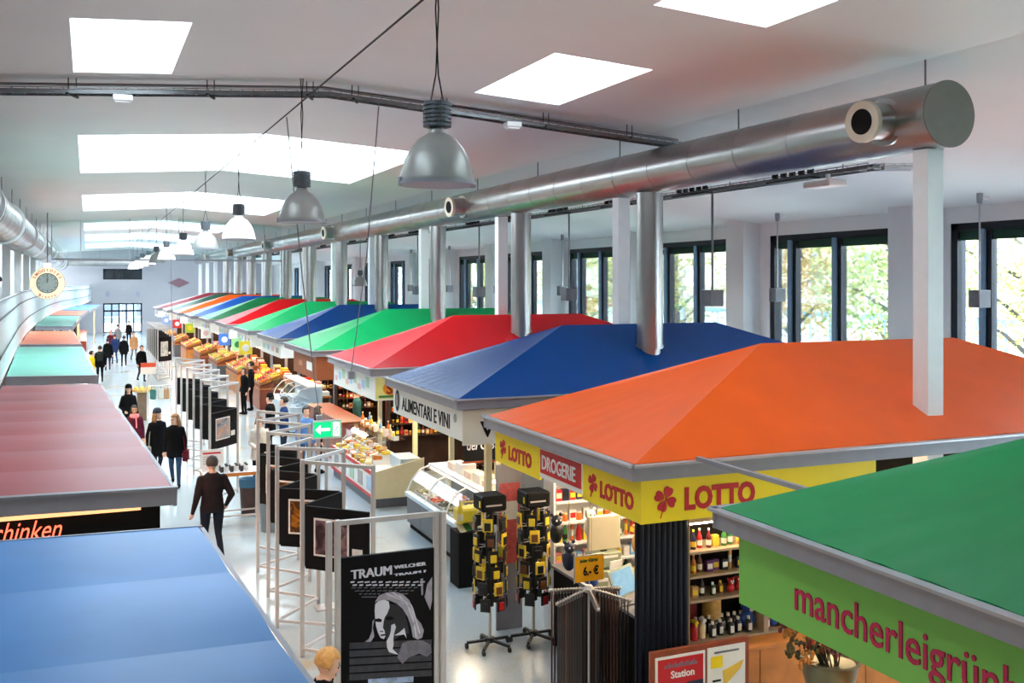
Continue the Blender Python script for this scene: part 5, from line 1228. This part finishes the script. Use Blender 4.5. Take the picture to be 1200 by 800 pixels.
for i, (y, h) in enumerate(((15.9,.10),(16.35,.16),(16.8,.12),(17.25,.20),(17.7,.14))):
    tag(MB().box((-.14,-.18,0),(.14,.18,h),.006).box((-.145,-.05,.0),(.145,.05,h+.002)).build('pastry_box', [mat('box_blush', rgb(236,214,200), .5), M_signwhite][i % 2], loc=(6.42, y, 1.21)), '%s pastry box on top of the deli counter, %s from the camera' % (['blush','white'][i % 2], ORD[i]), 'box', 'pastry boxes on the deli counter')
t = thing('leaflet_stand', 'dark stand with green and white leaflets at the near end of the deli counter', 'stand', (5.28, 14.5, 0))
MB().box((0,0,0),(.45,.4,.85)).build('stand_body', M_dark, t)
for i in range(4): MB().obox((.10+.1*i,.2,.90+.02*i), (.045,0,.01), (0,.15,.05), (0,-.002,.006)).build('leaflet', [gm('cream'), gm('green'), gm('white'), gm('cream')][i], t)
# cheese counter of the red stall
t = thing('cheese_counter', 'cream and red cheese counter with packed glass display', 'counter', (5.5, 20.3, 0))
MB().box((.05,.02,0),(1.05,3.9,.2)).build('plinth', M_cg, t)
MB().prism([(.0,.2),(1.1,.2),(1.1,1.0),(.0,.76)], (0,0,0), SY, SZ, .03).build('end_panel', M_cream, t); MB().box((.0,.0,.2),(1.1,3.9,.74)).build('body', M_signwhite, t)
MB().box((-.02,-.01,.68),(.0,3.9,.76)).build('red_edge', M_signred, t); MB().box((-.02,-.01,.2),(.04,.0,.70)).build('red_corner', M_signred, t); MB().box((-.02,.0,.2),(-.005,3.9,.26)).build('red_foot', M_signred, t)
for i in range(5): MB().box((-.012,.15+.75*i,.32),(-.002,.55+.75*i,.62)).build('front_picture', [mat('pale_blue_print', rgb(170,200,226), .5), mat('grey_print', (.4,.4,.4)), M_pal3][i % 3], t)
for i in range(4):
    y0 = .9+.75*i; g = MB()
    for (xa, za), (xb, zb) in zip([(.02,.76),(.10,1.0),(.28,1.18)], [(.10,1.0),(.28,1.18),(.5,1.24)]): g.add([(xa,y0,za),(xa,y0+.73,za),(xb,y0+.73,zb),(xb,y0,zb)], [(0,1,2,3)])
    g.build('glass_front', M_cglass, t); MB().tube([(.02,y0,.76),(.10,y0,1.0),(.28,y0,1.18),(.5,y0,1.24)], .012, 6).build('glass_rib', M_alul, t)
MB().box((.45,.9,1.24),(.95,3.9,1.27)).build('top_shelf', M_cglass, t); MB().box((.6,.05,.74),(1.05,.85,.98)).build('scale_bay', M_lb, t)
for i in range(44):
    r_, cpos = i//11, i % 11
    kd = ['cheese','wheel','cheese'][i % 3]; c = ['cream','yellow','orange','tan','white','yellow','amber'][(i*5) % 7]
    good(kd, c, ['white','orange','teal','white','red'][i % 5], (5.5+.15+.20*r_, 20.3+1.0+.26*cpos, .745+.10*r_+(.0 if r_ < 3 else .20)), '%s %s in the cheese counter, row %s, %s from the camera' % (c, KN[kd].replace('_',' '), ORD[r_], ORD[cpos]), 'cheeses in the cheese counter', rr.uniform(0,6.28), rr.uniform(.9,1.15))
MB().box((.12,.95,.74),(.32,3.85,.745)).box((.25,.95,.74),(.45,3.85,.84)).box((.45,.95,.74),(.65,3.85,.94)).build('display_step', M_white, t)
for i in range(14):
    kd = ['bottle','jar','box','bottle'][i % 4]; c = ['cream','yellow','white','amber','light blue','orange','white'][i % 7]
    good(kd, c, 'white', (6.15+.12*(i % 2), 21.3+.2*i, 1.275), '%s %s on the glass top of the cheese counter, %s from the camera' % (c, kd, ORD[i]), 'goods on the cheese counter top', 0, 1.1)
# wine wall and dark interior of the blue stall
t = thing('chalkboard', 'black chalkboard with pale script inside the blue stall', 'sign', (6.15, 16.6, 1.55)); b = MB().box((0,0,0),(.8,.03,.55)).build('board', M_ink, t); text('del Gusto', .2, M_pl, b, (.05, -.004, .2), SY, SZ, bold=.004, shear=.3, fit=(.68,.2)); MB().box((-.03,-.01,-.03),(.83,.035,0)).build('ledge', M_wood2, t); MB().tube([(.1,.015,.55),(.1,.015,1.15)], .006, 5).tube([(.7,.015,.55),(.7,.015,1.15)], .006, 5).build('hanger', M_tray, t)
t = thing('arched_board', 'pale grey arched board behind the deli counter', 'board', (6.9, 15.55, 1.0)); MB().prism([(-.3,0),(.3,0),(.3,.35)] + [(.3*math.cos(k*PI/10), .35+.3*math.sin(k*PI/10)) for k in range(1,10)] + [(-.3,.35)], (0,0,0), SY, SZ, .03).build('board', gm('grey'), t); MB().box((-.3,-.02,-1.0),(.3,.3,0)).build('support', M_dark, t)
for i in range(7):
    x, y = 6.35+.22*(i % 3), 14.9+.35*i; c = ['tan','brown','amber','dark red'][i % 4]
    o = tag(MB().lathe([(.02,-.42),(.07,-.36),(.085,-.22),(.06,-.1),(.025,-.03),(.012,0)], 12).build('cured_ham', gm(c), loc=(x, y, 2.35), smooth=True), '%s cured ham hanging in the blue stall, %s from the camera' % (c, ORD[i]), 'ham', 'hams hanging in the blue stall'); MB().tube([(0,0,0),(0,0,.36)], .005, 4).build('string', M_cream, o)
for i in range(12):
    c = ['red','black','dark red','navy','amber','black'][i % 6]; good('bottle', c, 'white', (6.9+.1*(i % 4), 16.15+.085*i, 1.0), '%s bottle on the rear worktop of the blue stall, %s from the camera' % (c, ORD[i]), 'bottles on the rear worktop')
t = thing('rear_worktop', 'dark rear worktop behind the deli counter', 'counter', (6.8, 16.1, 0)); MB().box((0,0,0),(.6,1.1,.96)).build('worktop_body', M_wood2, t); MB().box((-.02,-.02,.96),(.62,1.12,1.0)).build('worktop_slab', M_dark, t)
o = tag(MB().box((-.2,-.16,0),(.2,.16,.22),.03).tube([(-.12,0,.2),(-.1,0,.3),(.1,0,.3),(.12,0,.2)], .012, 6).build('yellow_bag', gm('yellow'), loc=(5.52, 14.72, .98)), 'bright yellow bag beside the spinner racks', 'bag')
good('bottle', 'yellow', 'cream', (5.34, 14.6, .98), 'yellow bottle bouquet beside the yellow bag', 'bottles by the yellow bag', 0, 1.3)
# bar and bottle shelf of the green stall
t = thing('bar_counter', 'reddish wooden bar counter below the brown wooden sign', 'counter', (6.0, 25.2, 0))
for i in range(5): MB().box((0,.85*i,0),(.06,.84+.85*i,1.1),.004).build('front_panel', M_wood2, t)
MB().box((.06,0,0),(.6,4.2,1.08)).build('body', M_wood2, t); MB().box((-.05,-.03,1.1),(.65,4.25,1.15),.008).build('bar_top', M_wood2, t)
shelf_unit('high shelf of blue and dark bottles in the green stall', (8.3, 29.3, 1.2), 3.8, .3, [.0,.45,.85], 1.4, -PI/2, M_wood2, 'bottle shelf of the green stall', [[('bottle','light blue'),('bottle','blue'),('bottle','black')], [('bottle','dark green'),('bottle','black'),('bottle','amber')]], M_dark, .3)
MBx = MB().box((0,0,0),(.3,3.8,1.18)); t2 = thing('back_counter', 'dark back counter under the bottle shelf of the green stall', 'counter', (8.3, 25.5, 0)); MBx.build('counter_body', M_wood2, t2); MB().box((-.02,0,1.18),(.32,3.8,1.2)).build('counter_slab', M_dark, t2)
t = thing('fish_counter', 'icy blue curved glass counter of the stall behind the green roof', 'counter', (5.75, 31.0, 0))
MB().box((0,0,.1),(1.0,4.2,.85)).build('body', M_lb, t); MB().box((.05,.05,0),(.95,4.15,.1)).build('plinth', M_dark, t)
for i in range(4):
    g = MB(); y0 = .02+1.05*i
    for (xa, za), (xb, zb) in zip([(0,.85),(.10,1.15),(.32,1.38)], [(.10,1.15),(.32,1.38),(.6,1.45)]): g.add([(xa,y0,za),(xa,y0+1.0,za),(xb,y0+1.0,zb),(xb,y0,zb)], [(0,1,2,3)])
    g.build('glass_front', M_cglass, t); MB().tube([(0,y0,.85),(.10,y0,1.15),(.32,y0,1.38),(.6,y0,1.45)], .014, 6).build('glass_rib', M_white, t)
MB().box((.55,0,1.44),(1.0,4.2,1.48)).build('top_shelf', M_white, t); MB().box((.95,0,.85),(1.0,4.2,1.44)).build('rear_panel', M_lb, t)
for i in range(10):
    o = tag(MB().ball((0,0,0), .05, .17, .035, 8, 6).add([(0,.15,.0),(.05,.24,.0),(-.05,.24,.0),(0,.15,.02)], [(0,1,2),(3,2,1),(0,3,1),(0,2,3)]).build('fish', mat('silver_fish', rgb(170,180,190), .3, .4), loc=(6.05+.22*(i % 2), 31.4+.38*i, .885), smooth=True), 'silver fish on ice in the curved glass counter, %s from the camera' % ORD[i], 'fish', 'fish in the glass counter')
t = thing('wicker_basket', 'brown wicker basket standing behind the display screen', 'basket', (4.05, 22.3, 0))
MB().box((-.3,-.2,0),(.3,.2,.7)).build('stand', M_wood2, t); g = MB()
for k in range(6): g.tube([(.34*math.cos(a*PI/10), .24*math.sin(a*PI/10), .73+.045*k) for a in range(21)], .024, 6)
g.build('basket_weave', mat('wicker', rgb(140,96,60), .7, var=.3, scale=40), t); MB().lathe([(.28,.70),(.28,.72)], 16).build('basket_floor', M_wood, t)
# produce counters of the far stalls
FR = {'tomato': (196,36,28), 'apple': (150,26,30), 'orange': (236,130,30), 'lemon': (236,206,60), 'lime': (120,170,50), 'plum': (92,30,60), 'pear': (180,180,70), 'peach': (236,160,110)}
FM = {k: MB().ball((0,0,0), .05, n=8, m=6).add([(0,0,.045),(.006,0,.07),(-.006,0,.07)], [(0,1,2)]).mesh('fruit', mat('fruit_'+k, rgb(*v), .4, var=.12), True) for k, v in FR.items()}
crate_me = MB().box((-.28,-.2,0),(.28,.2,.02)).box((-.28,-.2,.0),(-.265,.2,.13)).box((.265,-.2,0),(.28,.2,.13)).box((-.28,-.2,0),(.28,-.185,.13)).box((-.28,.185,0),(.28,.2,.13)).mesh('crate', M_wood)
heap_me = {}
for k in FR:
    g = MB()
    for _ in range(26): g.ball((rr.uniform(-.22,.22), rr.uniform(-.15,.15), .07+rr.uniform(0,.07)), .05, n=6, m=4)
    heap_me[k] = g.mesh('fruit_heap', MATS['fruit_'+k], True)
card_me = [MB().box((-.006,-.07,0),(.006,.07,.11)).mesh('price_card', m_) for m_ in (M_signwhite, M_yellow, M_signwhite)]
names = list(FR)
for si, (st, x0, y0, W, D) in enumerate(STALLS):
    k = si-1
    if k < 5: continue
    t = thing('produce_counter', 'warm lit wooden produce counter under the %s' % {5: 'green roof behind the far blue one', 6: 'far red roof', 7: 'far green roof', 8: 'far blue roof', 9: 'far orange roof', 10: 'deep green roof', 11: 'dark red roof'}[k], 'counter', (x0+.45, y0+.2, 0), group='produce counters of the far stalls')
    MB().box((0,0,0),(.9,D-.4,.75)).build('counter_body', [M_wood, M_cg, M_wood2][k % 3], t); MB().box((-.03,-.02,.75),(.93,D-.38,.79)).build('counter_top', M_wood, t)
    MB().prism([(0,0),(.9,0),(.9,.36),(0,.05)], (0,.02,.79), SY, SZ, -(D-.44)).build('display_slope', M_wood2, t)
    for j in range(16):
        c, r_ = j % 8, j//8; f = names[(j*3+k*2+j//5) % 8]
        loc = (x0+.45+.24+.44*r_, y0+.45+.44*c, .955+.15*r_)
        tc = thing('fruit_crate', 'crate of %ss under the %s, %s row, %s from the camera' % (f, {5:'green',6:'red',7:'far green',8:'far blue',9:'far orange',10:'deep green',11:'dark red'}[k]+' roof', ['front','rear'][r_], ORD[c]), 'crate', loc, group='fruit crates of the far stalls')
        tc.rotation_euler = (0, -.34, 0); tc.scale = (.78, 1.02, 1)
        inst(crate_me, 'crate_box', tc)
        o = inst(heap_me[f], 'fruit_heap', tc); o['kind'] = 'stuff'
        inst(card_me[(j*7) % 3], 'price_card', tc, (-.26, .1*((j % 3)-1), .12))
    for j in range(5):
        o = tag(MB().lathe([(.02,.28),(.16,.05),(.17,.0),(.15,.02),(.0,.22)], 16).build('shop_lamp', mat('warm_shade', rgb(240,200,150), .5, emit=1.2, ecol=(1,.7,.4)), loc=(x0+.75, y0+.5+.75*j, 2.2), smooth=True), 'small warm lamp hanging over the produce under the %s, %s from the camera' % ({5:'green',6:'red',7:'far green',8:'far blue',9:'far orange',10:'deep green',11:'dark red'}[k]+' roof', ORD[j]), 'lamp', 'warm lamps over the far produce')
        MB().tube([(0,0,.27),(0,0,.52)], .006, 4).build('cord', M_cable, o); MB().ball((0,0,.08), .045, n=8, m=6).build('bulb', mat('warm_bulb', rgb(255,230,190), .5, emit=22, ecol=(1,.8,.5)), o)
# goods boxes behind: shelves with bread and flowers at the far stalls
for si, k in ((6,5),(7,6),(8,7)):
    st, x0, y0, W, D = STALLS[si]
    shelf_unit('wooden shelf wall with goods inside the stall under the %s' % {5:'green roof beyond the blue',6:'far red roof',7:'far green roof'}[k], (x0+3.2, y0+D-.3, 0), D-.6, .3, [.9,1.35,1.8], 2.4, -PI/2, M_wood, {5:'far green stall wall',6:'far red stall wall',7:'farther green stall wall'}[k], [[('box','tan'),('jar','amber'),('box','cream'),('bottle','dark red'),('box','orange')], [('box','red'),('box','yellow'),('bottle','green'),('jar','cream')]], M_wood2, .2)
# gallery-side bakery goods (warm glow beside the aisle)
for i in range(10):
    y = 58+1.1*i
    o = tag(MB().ball((0,0,.07), .12, .2, .08, 10, 6).build('bread_loaf', mat('crust', rgb(196,130,64), .6, var=.25, scale=12), loc=(edge_x(57.4)-.4+.02*i, y, 1.052), smooth=True), 'bread loaf on the far gallery stall counter, %s from the camera' % ORD[i], 'bread', 'loaves on the gallery stall') if y < 66.2 else None

# salami, garlands and boxes that crowd the far stalls
for si, k in ((5,4),(6,5),(7,6),(8,7),(9,8)):
    st, x0, y0, W, D = STALLS[si]; nm = {4:'blue roof between two greens',5:'green roof beyond the blue',6:'far red roof',7:'far green roof',8:'far blue roof'}[k]
    for j in range(9):
        c = ['dark red','brown','tan','red','cream'][(j*2+k) % 5]; L_ = .28+.1*((j*3) % 3)
        o = tag(MB().lathe([(.01,-L_),(.035,-L_+.04),(.04,-L_*.5),(.035,-.06),(.01,0)], 10).build('hanging_salami', gm(c), loc=(x0+1.40+.14*(j % 2), y0+.45+.37*j, 2.42), smooth=True), '%s salami hanging under the %s, %s from the camera' % (c, nm, ORD[j]), 'salami', 'salami hanging in the far stalls')
        MB().tube([(0,0,0),(0,0,.30)], .004, 4).build('string', M_cream, o)
    for j in range(8):
        c = ['white','red','cream','orange','white','pink','yellow','brown'][(j*3+k) % 8]; h = .14+.07*((j*5) % 4)
        tag(MB().box((-.13,-.15,0),(.13,.15,h),.008).box((-.132,-.06,.03),(.132,.06,h-.03)).build('goods_box', gm(c), loc=(x0+1.62, y0+.55+.40*j, 1.05)), '%s goods box inside the stall with %s, %s from the camera' % (c, nm, ORD[j]), 'box', 'goods boxes in the far stalls')
    t = thing('rear_table', 'plain rear table inside the stall under the %s' % nm, 'table', (x0+1.46, y0+.62, 0), group='rear tables of the far stalls')
    MB().box((0,-.25,1.0),(.35,D-1.0,1.05)).build('table_top', M_wood, t)
    for sy in (-.2, D-1.08): MB().box((.02,sy,0),(.07,sy+.05,1.0)).box((.28,sy,0),(.33,sy+.05,1.0)).build('leg_frame', M_cg, t)

# crowded dark interiors of the blue, red and green stalls: bottles and boxes on wall shelves at their far ends
for (xs0, ys0, W_, nm, lab) in ((6.36, 17.82, 1.45, 'far-end shelf of the blue stall', 'dark wooden shelf with wine and groceries at the far end of the blue stall'), (6.36, 23.6, 2.6, 'far-end shelf of the red stall', 'dark wooden shelf with bottles at the far end of the red stall'), (6.4, 29.38, 1.3, 'far-end shelf of the green stall', 'dark wooden shelf with bottles at the far end of the green stall'), (6.55, 35.15, 2.4, 'far-end shelf of the distant blue stall', 'dark wooden shelf with goods at the far end of the distant blue stall')):
    shelf_unit(lab, (xs0+.45, ys0, 0), W_, .30, [.95,1.25,1.55,1.85,2.15], 2.5, 0, M_dkwood, nm, [[('bottle','black'),('bottle','dark red'),('jar','amber'),('bottle','dark green'),('box','tan')], [('box','red'),('jar','brown'),('bottle','amber'),('box','cream'),('bottle','black')], [('bottle','navy'),('box','dark red'),('jar','orange'),('bottle','black')]], M_dkwood, .11)
# ------------------------------------------------------------------ cables hanging in the nave
for lab, pts in (('long thin cable hanging from the ridge down beside the second pendant', [(4.2, 15.2, 7.5), (4.35, 16.5, 5.2), (4.75, 19.2, 3.0)]), ('thin cable hanging with a small socket box above the counters', [(2.95, 16.2, 7.4), (3.6, 18.2, 4.8), (4.35, 20.6, 2.5), (4.55, 21.2, 1.9)]),
                 ('faint cable hanging from the ridge far down the hall', [(2.9, 40, 7.4), (3.0, 41, 4.0), (3.1, 41.5, 2.6)])):
    t = thing('hanging_cable', lab, 'cable', (0, 0, 0)); MB().tube(pts, .011, 5).build('wire', M_gcable, t)
    e = pts[-1]; MB().box((e[0]-.06, e[1]-.06, e[2]-.16), (e[0]+.06, e[1]+.06, e[2]), .01).build('socket_box', M_alu, t)
t = thing('wall_emblem', 'faded pink diamond emblem on the far end wall', 'emblem', (8.0, 99.9, 4.65)); MB().prism([(-1.0,0),(0,-.45),(1.0,0),(0,.45)], (0,0,0), SY, SZ, .03).build('diamond', mat('faded_pink', rgb(150,110,120), .6), t)
t = thing('wall_lettering', 'faint blue emblem pair above the far doors', 'emblem', (3.0, 99.9, 3.6))
for sx in (-1.2, 1.2): MB().prism([(.2*math.cos(q*PI/3)+sx*1.1, .3*math.sin(q*PI/3)) for q in range(6)], (0,0,0), SY, SZ, .03).build('emblem', mat('faint_blue_print', rgb(168,168,186), .6), t)

# ------------------------------------------------------------------ outside the windows
M_asph = mat('street_paving', rgb(200,198,194), .8, var=.08, scale=.6)
struct(MB().box((XR+.4, -30, -.25), (60, 130, -.05)).build('ground_outside', M_asph))
M_fac = mat('pale_facade', rgb(150,142,132), .8, var=.05, scale=.4); M_fw = mat('facade_window', rgb(60,68,80), .3)
bx = 40.0
t = thing('street_building', 'pale apartment building across the street with a blue shop front', 'building', (bx, -10, -.05))
MB().box((0,0,0),(8,112,9.4)).build('wall', M_fac, t)
for j in range(1):
    for i in range(26):
        y = 2.2+4.2*i; z = 4.6+3.3*j
        w = MB().box((-.08,y,z),(.02,y+1.5,z+2.0)).build('window', M_white, t); MB().box((-.1,y+.12,z+.12),(-.08,y+1.38,z+1.88)).build('pane', M_fw, w)
for i in range(14):
    y = 1.5+7.8*i
    w = MB().box((-.10,y,0.1),(.02,y+5.4,3.0)).build('shop_window', mat('shop_blue', rgb(70,110,150), .4), t)
    for q in range(3): MB().box((-.13,y+.25+1.72*q,.5),(-.10,y+1.75+1.72*q,2.7)).build('pane', mat('shop_glass', rgb(170,186,196), .15), w)
b = MB().box((-.25,20.5,3.2),(.0,37.5,4.3)).build('shop_sign', mat('indigo_sign', rgb(40,50,110), .5, var=.05), t)
MB().prism([(.8*math.cos(q*PI/12), .45*math.sin(q*PI/12)) for q in range(24)], (-.26,27.6,3.75), SX, SZ, .02).build('pink_disc', mat('pink_disc', rgb(240,150,160), .5), b)
for k in range(7): MB().box((-.28,29.6+.72*k,3.45),(-.25,30.1+.72*k,3.95 if k % 2 else 3.8)).build('sign_letter', M_signwhite, b)
for k in range(5): MB().box((-.28,23.2+.6*k,3.4),(-.25,23.6+.6*k,3.7)).build('sign_letter', M_signwhite, b)
# street trees with yellow-green leaves: every tree its own trunk, branches and crown
M_bark = mat('grey_bark', rgb(60,54,46), .85, var=.2, scale=6, bump=.3)
LEAFM = [mat('leaf_yellow_green', rgb(140,138,62), .6, var=.2, scale=3), mat('leaf_pale_green', rgb(104,118,52), .6, var=.2, scale=3), mat('leaf_ochre', rgb(146,120,58), .6, var=.2, scale=3)]
def leaf_mesh(seed, m):
    rr = random.Random(seed); vs = []; fs = []
    for i in range(4200):
        th, ph, rad = rr.uniform(0,2*PI), math.acos(rr.uniform(-1,1)), rr.random()**.45
        c = Vector((2.6*rad*math.sin(ph)*math.cos(th), 2.6*rad*math.sin(ph)*math.sin(th), 5.3+2.9*rad*math.cos(ph)))
        u = Vector((rr.uniform(-1,1), rr.uniform(-1,1), rr.uniform(-1,1))).normalized(); v = u.orthogonal().normalized()
        s_ = rr.uniform(.06,.12); n = len(vs); vs += [c-u*s_, c+v*s_*.55, c+u*s_, c-v*s_*.55]; fs.append((n,n+1,n+2,n+3))
    me = bpy.data.meshes.new('crown'); me.from_pydata([tuple(v) for v in vs], [], fs); me.materials.append(m); me.update(); return me
LM = [leaf_mesh(i, LEAFM[i]) for i in range(3)]
def trunk_mesh(seed):
    rr = random.Random(seed); g = MB(); g.tube([(0,0,-.05),(.03,.02,1.6),(-.04,.05,3.2),(.05,0,5.2),(0,.1,6.8)], [.24,.19,.16,.10,.03], 10)
    for k in range(9):
        a = k*2.4+rr.random(); z = 2.6+.42*k; L_ = rr.uniform(1.3,2.2)
        g.tube([(0,0,z),(L_*.5*math.cos(a),L_*.5*math.sin(a),z+.7),(L_*math.cos(a),L_*math.sin(a),z+1.2)], [.08,.05,.015], 6)
    return g.mesh('trunk', M_bark, True)
TM = [trunk_mesh(i) for i in range(2)]
for i in range(10):
    y = 18.5+5.7*i; x = 22.6+.8*((i*7) % 3)
    t = thing('street_tree', 'yellow-green street tree outside the windows, %s from the camera' % ORD[i], 'tree', (x, y, -.05), i*1.1, 'street trees outside')
    t.scale = (1,1,.92+.06*(i % 3))
    inst(TM[i % 2], 'trunk', t); inst(LM[i % 3], 'crown', t)

t = thing('end_building', 'added grey building that darkens the far glass doors', 'building', (-14, 124, -.05)); MB().box((0,0,0),(34,8,14)).build('wall', mat('dim_facade', rgb(84,92,102), .8, var=.2, scale=.5), t)  # added block, keeps bright sky out of the far door panes
for i in range(9):
    for j in range(3):
        w = MB().box((1.5+3.5*i,-.1,.6+4*j),(3.6+3.5*i,0,3.2+4*j)).build('window', M_bluebar, t); MB().box((1.7+3.5*i,-.13,.8+4*j),(3.4+3.5*i,-.1,3.0+4*j)).build('pane', M_fw, w)
struct(MB().box((-20, YF+.3, -.25), (XR+.4, 130, -.05)).build('ground_forecourt', M_asph))
